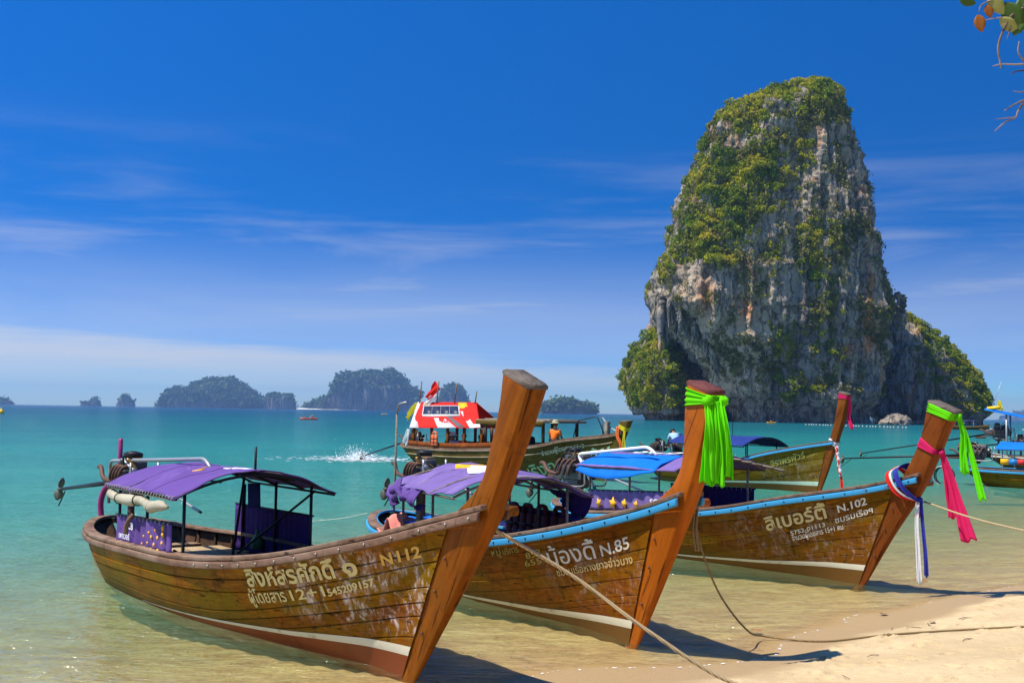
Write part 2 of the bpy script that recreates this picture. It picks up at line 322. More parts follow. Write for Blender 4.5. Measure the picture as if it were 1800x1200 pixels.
# ------------------------------------------------------------------ setting: beach and sea bed, sea
P0 = np.array([3.63, 12.05]); NSEA = np.array([-.66, .751])
def offshore(x, y):
    d = (x-P0[0])*NSEA[0]+(y-P0[1])*NSEA[1]
    P = np.stack([x*.45, y*.45, np.zeros_like(x)], -1); near = np.exp(-(d/30.0)**2)
    return d+near*(.45*vnoise(P, 3)+.16*vnoise(P*2.7, 4))
def ground_z(x, y):
    d = offshore(x, y)
    z = np.interp(d, [-60, -12, -6, -1.2, -.25, .15, .8, 2.0, 8, 18, 60, 300, 12000], [4.5, 1.15, .72, .235, .115, .055, 0, -.075, -.42, -1.0, -2.6, -6.5, -9.0])
    return z, d
def axis(parts):
    out = [np.array([parts[0][0]])]
    for a, b, n, p in parts:
        t = np.linspace(0, 1, n+1)[1:]; out.append(a+(b-a)*(t**p if p > 0 else 1-(1-t)**(-p)))
    return np.concatenate(out)
gx = axis([(-12000, -60, 30, -3), (-60, -8, 50, -1.2), (-8, 0, 110, 1), (0, 9, 330, 1), (9, 40, 40, 1.4), (40, 12000, 30, 3)])
gy = axis([(-60, 7, 40, -1.3), (7, 9, 30, 1), (9, 17.5, 300, 1), (17.5, 60, 80, 1.3), (60, 12000, 50, 3.2)])
X, Y = np.meshgrid(gx, gy, indexing='ij'); Z, DD = ground_z(X, Y)
dry = ss(-.05, -.5, DD)*ss(30, 20, np.hypot(X, Y))
rip = .012*fbm(np.stack([X*2.2, Y*2.2, X*0], -1), 4, 21)+.006*fbm(np.stack([X*9, Y*9, X*0], -1), 3, 22)
Z = Z+dry*rip*1.1+(1-dry)*ss(1.0, 2.5, DD)*ss(25, 12, DD)*.01*np.sin((X*NSEA[0]+Y*NSEA[1])*14+3*vnoise(np.stack([X, Y, X*0], -1), 9))
for i in range(950):                                   # footprints and scuffs trodden into the dry sand
    fx, fy = NR.uniform(-1, 9.5), NR.uniform(7.2, 16.5); _, fd = ground_z(np.array([fx]), np.array([fy]))
    if fd[0] > -.12: continue
    a = NR.uniform(0, math.pi); ca, sa = math.cos(a), math.sin(a); L_, W_ = NR.uniform(.05, .13), NR.uniform(.03, .06); dp = NR.uniform(.008, .028)
    ix = np.where(abs(gx-fx) < .5)[0]; iy = np.where(abs(gy-fy) < .5)[0]
    sx, sy = slice(ix[0], ix[-1]+1), slice(iy[0], iy[-1]+1); u = (X[sx, sy]-fx)*ca+(Y[sx, sy]-fy)*sa; v = -(X[sx, sy]-fx)*sa+(Y[sx, sy]-fy)*ca
    q = (u/L_)**2+(v/W_)**2; Z[sx, sy] += dp*(-1.3*np.exp(-(q*.9)**2)+.55*np.exp(-((np.sqrt(q)-1.5)/.5)**2))
m, nt, out = material('sand'); o = objco(nt); s3 = nd(nt, 'ShaderNodeSeparateXYZ', Vector=o)
a = noise(nt, o, 1.1, 5, .6); b = noise(nt, o, 60, 3, .7); c = noise(nt, o, 7, 5, .65, .4)
sc = mixc(nt, sstep(nt, a, .3, .7), (.53, .385, .205), (.63, .47, .265)); sc = mixc(nt, mth(nt, 'MULTIPLY', sstep(nt, b, .55, .75), .4), sc, (.30, .20, .10))
sc = mixc(nt, mth(nt, 'MULTIPLY', sstep(nt, c, .62, .74), .45), sc, (.27, .165, .08))
wet = mth(nt, 'SUBTRACT', 1.0, sstep(nt, mth(nt, 'ADD', s3.outputs[2], mth(nt, 'MULTIPLY', mth(nt, 'SUBTRACT', a, .5), .1)), .06, .13))
sc = mixc(nt, wet, sc, (.42, .285, .14))
sub = mth(nt, 'SUBTRACT', 1.0, sstep(nt, s3.outputs[2], -.05, .0))
mud = noise(nt, mapping(nt, o, (.5, 1.2, 1)), 2.2, 5, .6, .8)
sc = mixc(nt, mth(nt, 'MULTIPLY', sub, sstep(nt, mud, .3, .75)), sc, (.58, .47, .22))
p = nd(nt, 'ShaderNodeBsdfPrincipled', Base_Color=sc, Roughness=mth(nt, 'MULTIPLY_ADD', wet, -.42, .9), Normal=bump(nt, mth(nt, 'ADD', b, mth(nt, 'MULTIPLY', c, 1.2)), .8, .02)); p.inputs['Specular IOR Level'].default_value = .2; nt.links.new(p.outputs[0], out.inputs[0])
ii = np.arange(X.size).reshape(X.shape); quads = np.stack([ii[:-1, :-1], ii[1:, :-1], ii[1:, 1:], ii[:-1, 1:]], -1).reshape(-1, 4)
tag(link('beach', fast_mesh('beach', np.stack([X, Y, Z], -1).reshape(-1, 3), quads, True), m), kind='structure')

wx = axis([(-12000, -80, 30, -3), (-80, -12, 60, -1.2), (-12, 16, 120, 1), (16, 80, 40, 1.3), (80, 12000, 30, 3)])
wy = axis([(5, 9, 12, 1), (9, 30, 130, 1), (30, 120, 80, 1.4), (120, 12000, 60, 3)])
X, Y = np.meshgrid(wx, wy, indexing='ij'); Z, DD = ground_z(X, Y)
depth = np.clip(-Z, 0, None)
WZ = .006*fbm(np.stack([X*.8, Y*1.1, X*0], -1), 3, 31)*ss(150, 40, Y)
me = fast_mesh('sea', np.stack([X, Y, WZ], -1).reshape(-1, 3), np.stack([ii_ for ii_ in [np.arange(X.size).reshape(X.shape)] for ii_ in (ii_[:-1, :-1], ii_[1:, :-1], ii_[1:, 1:], ii_[:-1, 1:])], -1).reshape(-1, 4), True)
at = me.attributes.new('depth', 'FLOAT', 'POINT'); at.data.foreach_set('value', depth.ravel().astype(np.float32))
at = me.attributes.new('offshore', 'FLOAT', 'POINT'); at.data.foreach_set('value', DD.ravel().astype(np.float32))
m, nt, out = material('sea_water'); o = objco(nt)
dep = nd(nt, 'ShaderNodeAttribute', {'attribute_name': 'depth'}).outputs['Fac']; off = nd(nt, 'ShaderNodeAttribute', {'attribute_name': 'offshore'}).outputs['Fac']
patch = noise(nt, mapping(nt, o, (.05, .11, 1)), 1.0, 5, .6, .3); far_ = noise(nt, mapping(nt, o, (.006, .035, 1)), 1.0, 5, .6)
turb = mth(nt, 'SUBTRACT', 1.0, mth(nt, 'EXPONENT', mth(nt, 'MULTIPLY', dep, -1.2)))
t2 = mth(nt, 'ADD', mth(nt, 'LOGARITHM', mth(nt, 'MAXIMUM', off, 1.0), 10.0), mth(nt, 'MULTIPLY', mth(nt, 'SUBTRACT', patch, .5), .5))
wc = ramp(nt, mth(nt, 'MULTIPLY', mth(nt, 'ADD', t2, mth(nt, 'MULTIPLY', mth(nt, 'SUBTRACT', far_, .5), .35)), .25), [(0.0, (.28, .36, .15)), (.2, (.19, .34, .17)), (.29, (.065, .33, .235)), (.4, (.025, .23, .20)), (.52, (.010, .125, .14)), (.66, (.004, .07, .115)), (.8, (.003, .045, .095))])
r1 = noise(nt, mapping(nt, o, (2.2, 4.6, 1)), 1.0, 4, .55, .4); r2 = noise(nt, mapping(nt, o, (9, 16, 1)), 1.0, 3, .5); r3 = noise(nt, mapping(nt, o, (.35, .95, 1)), 1.0, 5, .6, .3)
hh = mth(nt, 'ADD', mth(nt, 'ADD', mth(nt, 'MULTIPLY', r1, .85), mth(nt, 'MULTIPLY', r2, .2)), mth(nt, 'MULTIPLY', r3, 2.2))
nb = bump(nt, hh, 1.0, .2)
shallow = mixc(nt, sstep(nt, dep, 0, .5), (.985, .975, .92), (.90, .93, .74))
tr = nd(nt, 'ShaderNodeBsdfTransparent', Color=shallow); df = nd(nt, 'ShaderNodeBsdfDiffuse', Color=wc, Normal=bump(nt, hh, 1.0, .26))
body = nd(nt, 'ShaderNodeMixShader', Fac=turb, i1=tr.outputs[0], i2=df.outputs[0])
gl = nd(nt, 'ShaderNodeBsdfGlossy', Color=(1, 1, 1, 1), Roughness=.06, Normal=nb); fr = nd(nt, 'ShaderNodeFresnel', IOR=1.33, Normal=nb)
fx = mth(nt, 'MINIMUM', mth(nt, 'MULTIPLY', fr.outputs[0], sstep(nt, dep, .0, .02)), .42)
top = nd(nt, 'ShaderNodeMixShader', Fac=fx, i1=body.outputs[0], i2=gl.outputs[0]); nt.links.new(top.outputs[0], out.inputs[0])
tag(link('sea', me, m), kind='structure')

# ------------------------------------------------------------------ foliage, rock, islands
def m_leaf(name, cs, scale=.05):
    m, nt, out = material(name); o = nd(nt, 'ShaderNodeNewGeometry'); pos = o.outputs['Position']; ri = o.outputs['Random Per Island']; r = nd(nt, 'ShaderNodeObjectInfo').outputs['Random']
    n = noise(nt, pos, scale, 4, .6); f = mth(nt, 'ADD', mth(nt, 'MULTIPLY', n, 1.25), mth(nt, 'ADD', mth(nt, 'MULTIPLY', mth(nt, 'SUBTRACT', ri, .5), .22), mth(nt, 'MULTIPLY_ADD', r, .22, -.25)))
    cc = ramp(nt, f, [(.22, cs[0]), (.42, cs[1]), (.58, cs[2]), (.75, cs[3])])
    p = nd(nt, 'ShaderNodeBsdfPrincipled', Base_Color=cc, Roughness=.55); p.inputs['Specular IOR Level'].default_value = .12; t = nd(nt, 'ShaderNodeBsdfTranslucent', Color=cc)
    x = nd(nt, 'ShaderNodeMixShader', Fac=.25, i1=p.outputs[0], i2=t.outputs[0]); nt.links.new(x.outputs[0], out.inputs[0]); return m
m_leaf('cliff_leaf', [(.065, .12, .008), (.16, .225, .010), (.33, .33, .010), (.55, .44, .03)], .07)
m_leaf('cliff_grass', [(.09, .10, .022), (.15, .15, .03), (.24, .20, .06), (.32, .26, .10)], .1)
m_leaf('island_leaf', [(.035, .07, .02), (.055, .10, .025), (.085, .125, .03), (.12, .14, .04)], .012)
def leaf_cloud(C, Nn, size, rng, spread=1.0, flat=.6):
    """one leaf-shaped quad per row of C, facing loosely along Nn"""
    k = len(C); n = Nn*flat+rng.normal(0, .55, (k, 3)); n /= np.linalg.norm(n, axis=1)[:, None]
    a = np.cross(n, rng.normal(0, 1, (k, 3))); a /= np.linalg.norm(a, axis=1)[:, None]; b = np.cross(n, a); s = np.asarray(size)[:, None]
    V = np.stack([C+a*s, C+b*s*.55+n*s*.12, C-a*s, C-b*s*.55+n*s*.12], 1).reshape(-1, 3); return V, np.arange(4*k).reshape(-1, 4)
def rock_mat(name, sc=1.0, tint=(1, 1, 1), orange=.6):
    m, nt, out = material(name); o = objco(nt)
    big = noise(nt, mapping(nt, o, (.05*sc, .05*sc, .025*sc)), 1, 5, .6); st = noise(nt, mapping(nt, o, (.55*sc, .55*sc, .045*sc)), 1, 6, .65, .2); fine = noise(nt, mapping(nt, o, (1.3*sc, 1.3*sc, .5*sc)), 1, 9, .78)
    vein = noise(nt, mapping(nt, o, (.28*sc, .28*sc, .03*sc), (7, 3, 2)), 1, 5, .6, .3)
    cc = mixc(nt, sstep(nt, big, .3, .7), (.20, .20, .215), (.37, .33, .285)); cc = mixc(nt, sstep(nt, st, .46, .68), cc, (.05, .05, .056))
    cc = mixc(nt, mth(nt, 'MULTIPLY', sstep(nt, vein, .56, .7), .8), cc, (.50, .42, .32)); og = noise(nt, mapping(nt, o, (.09*sc, .09*sc, .035*sc), (31, 12, 4)), 1, 5, .65, .4)
    cc = mixc(nt, mth(nt, 'MULTIPLY', sstep(nt, og, .58, .68), orange), cc, (.46, .20, .07)); cc = mixc(nt, mth(nt, 'MULTIPLY', sstep(nt, fine, .52, .75), .5), cc, (.07, .068, .065))
    mo = noise(nt, mapping(nt, o, (.2*sc, .2*sc, .2*sc), (3, 9, 1)), 1, 5, .7); cc = mixc(nt, mth(nt, 'MULTIPLY', sstep(nt, mo, .5, .7), .6), cc, (.13, .13, .05))
    ap = nd(nt, 'ShaderNodeAttribute', {'attribute_name': 'pale'}).outputs['Fac']; ai = nd(nt, 'ShaderNodeAttribute', {'attribute_name': 'iron'}).outputs['Fac']
    cc = mixc(nt, mth(nt, 'MULTIPLY', ap, mth(nt, 'MULTIPLY_ADD', st, -.9, 1.15), clamp=True), cc, (.52, .43, .32)); cc = mixc(nt, mth(nt, 'MULTIPLY', ai, sstep(nt, fine, .25, .6), clamp=True), cc, (.55, .21, .06))
    vo = nd(nt, 'ShaderNodeTexVoronoi', {'feature': 'DISTANCE_TO_EDGE'}, Vector=nd(nt, 'ShaderNodeVectorMath', {'operation': 'ADD'}, i0=mapping(nt, o, (.2*sc, .2*sc, .055*sc)), i1=nd(nt, 'ShaderNodeTexNoise', Vector=o, Scale=.35*sc, Detail=5).outputs[1]).outputs[0], Scale=1.0).outputs[0]
    crk = mth(nt, 'SUBTRACT', 1.0, sstep(nt, vo, .0, .07)); cc = mixc(nt, mth(nt, 'MULTIPLY', crk, .6), cc, (.035, .034, .036))
    cc = mixc(nt, 1.0, cc, tint, 'MULTIPLY'); h = mth(nt, 'SUBTRACT', mth(nt, 'ADD', st, mth(nt, 'MULTIPLY', fine, 1.1)), mth(nt, 'MULTIPLY', crk, .7))
    p = nd(nt, 'ShaderNodeBsdfPrincipled', Base_Color=cc, Roughness=.9, Normal=bump(nt, h, .9, .9/sc)); p.inputs['Specular IOR Level'].default_value = .05
    nt.links.new(p.outputs[0], out.inputs[0]); return m
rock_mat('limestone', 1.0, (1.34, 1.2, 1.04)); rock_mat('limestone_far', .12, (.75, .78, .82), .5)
def tower(prof_l, prof_r, yc, dep, nz, nth, seed, amp=1.0, notch=4.0, frontbias=.72, depth_prof=None, boxy=.75):
    """closed karst body from left and right outlines (z, x); returns grid of points and outward normals"""
    zl, xl = np.array(prof_l).T; zr, xr = np.array(prof_r).T; zt = min(zl.max(), zr.max()); z = zt*np.linspace(-.02, 1, nz)
    L_, R__ = np.interp(z, zl, xl), np.interp(z, zr, xr); cx, hw = (L_+R__)/2, np.maximum((R__-L_)/2, .3)
    nf = int(nth*frontbias); th = np.concatenate([np.linspace(-math.pi, 0, nf, endpoint=False), np.linspace(0, math.pi, nth-nf, endpoint=False)])
    c, s = np.cos(th), np.sin(th); cc, s2 = np.sign(c)*abs(c)**boxy, np.sign(s)*abs(s)**boxy
    dp = dep*np.minimum(1, (hw/hw.max())**.5)*(depth_prof(z/zt) if depth_prof else 1)
    X = cx[:, None]+hw[:, None]*cc; Y = yc+dp[:, None]*s2; Z = np.repeat(z[:, None], nth, 1)
    P = np.stack([X, Y, Z], -1); du = np.gradient(P, axis=0); dv = (np.roll(P, -1, 1)-np.roll(P, 1, 1)); n = np.cross(dv, du); n /= np.linalg.norm(n, axis=2)[..., None]+1e-9
    out = np.stack([c+0*Z, s+0*Z, 0*Z], -1); n = np.where((n*out).sum(-1)[..., None] < 0, -n, n)
    Q = P*np.array([1, 1, 1]); lo = fbm(Q/np.array([26, 26, 34]), 4, seed); fl = 1-2*abs(fbm(Q/np.array([6.5, 6.5, 46]), 4, seed+5)); ff = 1-2*abs(fbm(Q/np.array([2.1, 2.1, 9]), 3, seed+9)); cr = fbm(Q/np.array([5, 5, 3.4]), 4, seed+13)
    led = fbm(np.stack([X/40, Y/40, Z/7.0], -1), 3, seed+17)
    d = amp*(4.6*lo+3.0*(fl-.35)+.8*ff+2.3*cr+1.8*led); d = d-notch*ss(.085, .03, z/zt)[:, None]*(1+.3*lo)
    taper = ss(1.0, .93, z/zt)[:, None]*.7+.3
    P = P+n*(d*taper)[..., None]; P[..., 2] = np.maximum(P[..., 2], -1.0)
    du = np.gradient(P, axis=0); dv = (np.roll(P, -1, 1)-np.roll(P, 1, 1)); n2 = np.cross(dv, du); n2 /= np.linalg.norm(n2, axis=2)[..., None]+1e-9; n2 = np.where((n2*n).sum(-1)[..., None] < 0, -n2, n2)
    return P, n2
def tower_mesh(name, P):
    mb = MB(); mb.grid(P[:, ::-1], wrap=True); k = P.shape[1]; b = (P.shape[0]-1)*k; mb.P.append((np.arange(k)+b)[::-1]); mb.P.append(np.arange(k)); return mb.mesh(name, True)
SHRUBS = []
for k in range(8):                                       # shared shrub meshes, about one unit across
    r = np.random.default_rng(50+k); nl = 340; d = r.normal(0, 1, (nl, 3)); d /= np.linalg.norm(d, axis=1)[:, None]
    lob = 1+.3*np.sin(d[:, 0]*3+k)*np.cos(d[:, 2]*4+k*1.7); C_ = d*(r.uniform(.45, 1, (nl, 1))**.5)*lob[:, None]*np.array([.55, .55, .45])
    V, q = leaf_cloud(C_, d, r.uniform(.07, .13, nl), r); SHRUBS.append(fast_mesh('shrub', V, q)); SHRUBS[-1].materials.append(M['cliff_leaf'])
def vegetate(parent, P, Nn, dens, seed, n_big, n_small, n_grass, big=(2.4, 5.2), up_only=None):
    """parent > shrub objects for the largest clumps, one mesh of the smaller growth and one of dry grass"""
    r = np.random.default_rng(seed); pts = P.reshape(-1, 3); nn = Nn.reshape(-1, 3); w = dens.reshape(-1)
    area = np.ones(len(w)); w = w*area*(nn[:, 1] < .35); w = np.clip(w, 0, None); w /= w.sum()
    idx = r.choice(len(w), n_big, replace=False, p=w)
    for j, i in enumerate(idx):
        s = r.uniform(*big); c = pts[i]+nn[i]*s*.18+np.array([0, 0, s*.1])
        o = link('shrub', SHRUBS[j % 8], None, parent, tuple(c), (r.uniform(-.3, .3), r.uniform(-.3, .3), r.uniform(0, 6.28)), (s*r.uniform(.8, 1.25), s*r.uniform(.8, 1.2), s*r.uniform(.7, 1.1)))
    idx = r.choice(len(w), n_small, replace=True, p=w); Vs = []
    kq = 26; s = r.uniform(.9, 2.6, n_small); d = r.normal(0, 1, (n_small, kq, 3)); d /= np.linalg.norm(d, axis=2)[..., None]
    C_ = pts[idx][:, None]+nn[idx][:, None]*(s*.3)[:, None, None]+d*(s[:, None, None]*.5)*r.uniform(.5, 1, (n_small, kq, 1))
    V, q = leaf_cloud(C_.reshape(-1, 3), d.reshape(-1, 3), (s[:, None]*r.uniform(.13, .24, (n_small, kq))).ravel(), r)
    tag(link('undergrowth', fast_mesh('undergrowth', V, q), M['cliff_leaf'], parent), kind='stuff')
    if n_grass:
        w2 = np.clip(dens.reshape(-1)+.12, 0, .5)*(nn[:, 1] < .35)*(pts[:, 2] > pts[:, 2].max()*.09)*(fbm(pts/np.array([7, 7, 5.]), 3, seed+40) > .1); w2 /= w2.sum(); idx = r.choice(len(w2), n_grass, p=w2)
        C_ = pts[idx][:, None]+nn[idx][:, None]*.3+r.normal(0, .6, (n_grass, 7, 3)); V, q = leaf_cloud(C_.reshape(-1, 3), np.repeat(nn[idx], 7, 0), r.uniform(.3, .75, n_grass*7), r)
        tag(link('dry_grass', fast_mesh('dry_grass', V, q), M['cliff_grass'], parent), kind='stuff')
def blobs(X, Z, L_):
    d = np.zeros_like(X)
    for x, z, sx, sz, a in L_: d = d+a*np.exp(-((X-x)/sx)**2-((Z-z)/sz)**2)
    return d
def px(x, y): return (x-900)*.225, 2.4+(732-y)*.225+(x-900)*-.0  # photo measure at 450 m, metres
karst = empty('limestone_island', (115, 450, 0)); tag(karst, 'tall limestone tower with green shrubs rising from the sea', 'island')
OFF = np.array([115., 450., 0.])
PL = [(-2.9, 88.2), (1.9, 87.2), (8.6, 85.0), (18.3, 80.9), (27.8, 75.2), (35.4, 69.5), (40.2, 62.7), (42.7, 59.4), (48.2, 58.4), (55.8, 59.4), (64.6, 63.7), (73.3, 65.7), (79.9, 68.3), (87.7, 71.0), (95.4, 73.7), (103.2, 76.4), (112.0, 78.6), (119.8, 83.7), (125.5, 94.7), (129.4, 105.2), (132.5, 114.2), (133.8, 120.2)]
PR = [(-2.9, 141.5), (11.8, 141.0), (22.6, 141.5), (33.4, 142.4), (39.9, 143.4), (48.5, 142.5), (57.2, 141.5), (65.9, 140.5), (74.6, 139.0), (85.6, 137.0), (92.1, 134.5), (98.7, 133.0), (104.1, 130.7), (110.7, 129.4), (120.6, 127.5), (127.2, 124.5), (131.6, 120.5), (133.8, 114.5)]
P, Nn = tower(PL, PR, 450, 36, 430, 620, 101, .95, 5.0, .78, boxy=.6)
# grown rock is leaner where the smooth leaning face shows on the lower left
tm = tower_mesh('rock_tower', P-OFF); tow = link('rock_tower', tm, M['limestone'], karst)
Xp, Zp = 900+P[..., 0]/.225, 735-(P[..., 2]-2.4)/.225
# bare rock colours that belong to the stone: pale drip-polished face, iron-stained streaks
Xr, Zr = Xp[:, ::-1], Zp[:, ::-1]
for nm, bl in (('pale', [(1225, 590, 34, 45, 1.0), (1275, 650, 32, 60, 1.1), (1240, 650, 40, 40, .9), (1190, 530, 20, 40, .8), (1310, 600, 12, 90, .8)]), ('iron', [(1485, 560, 8, 38, 1.3), (1488, 600, 9, 26, 1.2), (1510, 590, 10, 40, .5), (1215, 540, 12, 26, .9), (1283, 560, 12, 16, .9), (1450, 625, 12, 9, .9), (1275, 480, 8, 10, .8)])):
    at = tm.attributes.new(nm, 'FLOAT', 'POINT'); at.data.foreach_set('value', np.clip(blobs(Xr, Zr, bl)*(P[:, ::-1, 1] < 455), 0, 1).ravel().astype(np.float32))
dn = blobs(Xp, Zp, [(1330, 190, 110, 60, 1.1), (1420, 165, 70, 45, .9), (1270, 235, 50, 40, .5), (1340, 300, 90, 55, .8), (1240, 380, 75, 60, 1.1), (1330, 400, 90, 70, 1.1), (1430, 440, 55, 30, .9), (1200, 430, 50, 25, .8), (1540, 400, 30, 110, .6), (1235, 478, 28, 18, 1.0), (1350, 490, 40, 25, .5), (1340, 550, 55, 45, .85), (1400, 500, 35, 45, .8), (1360, 610, 60, 55, .75), (1450, 500, 40, 60, .4), (1420, 580, 40, 50, .4), (1180, 455, 30, 22, .8), (1165, 500, 18, 40, .6), (1300, 470, 60, 20, .5), (1235, 500, 30, 30, .5), (1270, 330, 60, 40, .5), (1370, 665, 45, 40, .75), (1150, 480, 25, 40, .8), (1410, 640, 40, 40, .3), (1480, 330, 25, 25, .5), (1440, 310, 30, 20, .4), (1490, 200, 25, 60, .4), (1530, 680, 25, 40, .4)])
dn = np.clip(dn-.9*blobs(Xp, Zp, [(1450, 290, 48, 60, 1.3), (1440, 370, 50, 40, 1.3), (1500, 400, 36, 70, 1.2), (1470, 480, 40, 40, .6), (1215, 560, 60, 70, 1.2), (1280, 640, 45, 80, 1.2), (1490, 540, 60, 90, .8), (1290, 262, 40, 22, .6)]), 0, 1.2)
pat = fbm(np.stack([P[..., 0]/9, P[..., 1]/9, P[..., 2]/7], -1), 4, 77); dn = np.clip(dn*(1.0+2.3*pat)-.2, 0, 1)*(P[..., 2] > 10)
steep = np.clip(.55+Nn[..., 2]*1.2, .25, 1.3); dn = dn*steep
vegetate(karst, P-OFF, Nn, dn, 5, 290, 6000, 11000, (2.0, 5.0))
def stalactite(parent, c, l, r, seed):
    rg = np.random.default_rng(seed); k = 13; t = np.linspace(0, 1, k); path = np.c_[c[0]+.15*r*np.cumsum(rg.normal(0, .5, k)), c[1]+.1*r*np.cumsum(rg.normal(0, .5, k)), c[2]-t*l]
    rad = r*(1-t)**.45*(1+.45*rg.normal(0, 1, k))+.1; mb = MB(); mb.tube(path, np.abs(rad)+.08, 8); mb.build('stalactite', M['limestone'], parent, True)
rs = np.random.default_rng(3)
for i in range(44):                                      # drip curtain under the left shoulder and along the leaning face
    t = rs.uniform(0, 1); x = 55.5+t*22+rs.normal(0, 1); z = np.interp(x, [54, 58, 66, 72, 78, 84], [47, 44, 38, 31, 20, 12])+2.5
    stalactite(karst, (x-OFF[0], 431+rs.uniform(-4, 8)-OFF[1]+t*-6, z), rs.uniform(3, 9)*(1.2-.6*t)+1.5, rs.uniform(.35, 1.0), 300+i)
for i in range(9): stalactite(karst, (57.5+rs.uniform(-2.2, 2.2)-OFF[0], -16+rs.uniform(-4, 3), 46+rs.uniform(-3, 3)), rs.uniform(9, 19), rs.uniform(.6, 1.3), 400+i)
for i in range(8): stalactite(karst, (149+rs.uniform(-1.5, 2.5)-OFF[0], -5+rs.uniform(-10, 4), 47+rs.uniform(-5, 4)), rs.uniform(5, 10), rs.uniform(.7, 1.3), 500+i)
hump_l = [(-3, 58), (1, 57), (3.5, 55), (8.8, 53.3), (19.3, 50.6), (25.2, 52), (31.1, 56), (36, 60), (39, 64), (41, 68)]
P, Nn = tower(hump_l, [(-3, 72), (10, 71), (20, 70), (30, 68), (38, 67), (43, 66)], 492, 34, 150, 260, 201, .5, 3.0, .72)
hum = link('rock_shoulder', tower_mesh('rock_shoulder', P-OFF), M['limestone'], karst)
hump = empty('wooded_islet', (70, 478, 0)); tag(hump, 'low shrub covered rock shoulder left of the tall limestone tower', 'islet')
hum.parent = hump; hum.location = (OFF[0]-70, OFF[1]-478, 0); O2 = np.array([70., 478., 0])
d2 = np.clip((P[..., 2] > 5)*ss(88, 70, P[..., 0])*(.75+.6*fbm(P/8, 3, 8)), 0, 1); vegetate(hump, P-O2, Nn, d2, 6, 110, 1700, 700, (2.4, 5.2))
P, Nn = tower([(-3, 156), (22, 157), (36.3, 159.5), (46, 162.5), (52, 164)], [(-3, 203), (9.9, 203), (19.2, 198), (25, 192.5), (32, 185), (39, 177), (42.5, 171.5), (47, 168), (53, 165.5)], 494, 24, 170, 320, 251, .62, 3.0, .75)
O3 = np.array([175., 476., 0])
CP, CN = tower([(-3, 58), (20, 58), (40, 60), (52, 66)], [(-3, 112), (40, 112), (52, 100)], 492, 14, 110, 200, 231, .55, 1.0, .75); link('cave_wall', tower_mesh('cave_wall', CP-OFF), M['limestone'], karst); ridge = empty('rock_ridge', tuple(O3)); tag(ridge, 'shaded lower rock ridge sloping down right of the limestone tower', 'islet')
link('rock_wall', tower_mesh('rock_wall', P-O3), M['limestone'], ridge)
d3 = np.clip((P[..., 2] > 5)*(ss(.05, .5, Nn[..., 2])*ss(166, 176, P[..., 0])+ss(182, 193, P[..., 0]))*(.55+.7*fbm(P/7, 3, 9)), 0, 1); vegetate(ridge, P-O3, Nn, d3, 7, 90, 1300, 500, (2.0, 4.4))
def boulder(name, c, s, seed, mat, label, sub=24):
    th = np.linspace(0, math.pi, sub); ph = np.linspace(0, 2*math.pi, 2*sub, endpoint=False); T, Fh = np.meshgrid(th, ph, indexing='ij')
    D_ = np.stack([np.sin(T)*np.cos(Fh), np.sin(T)*np.sin(Fh), np.cos(T)], -1); r = 1+.4*fbm(D_*1.6+seed, 4, seed)+.2*(1-2*abs(fbm(D_*5+seed, 3, seed+2)))
    mb = MB(); mb.grid((D_*r[..., None]*np.array(s))[:, ::-1], wrap=True); o = mb.build(name, mat, None, True, loc=c); tag(o, label, 'rock'); return o
boulder('boulder', (136, 402, .6), (4.9, 3.4, 2.9), 5, M['limestone'], 'pale weathered boulder standing in the water at the foot of the ridge')

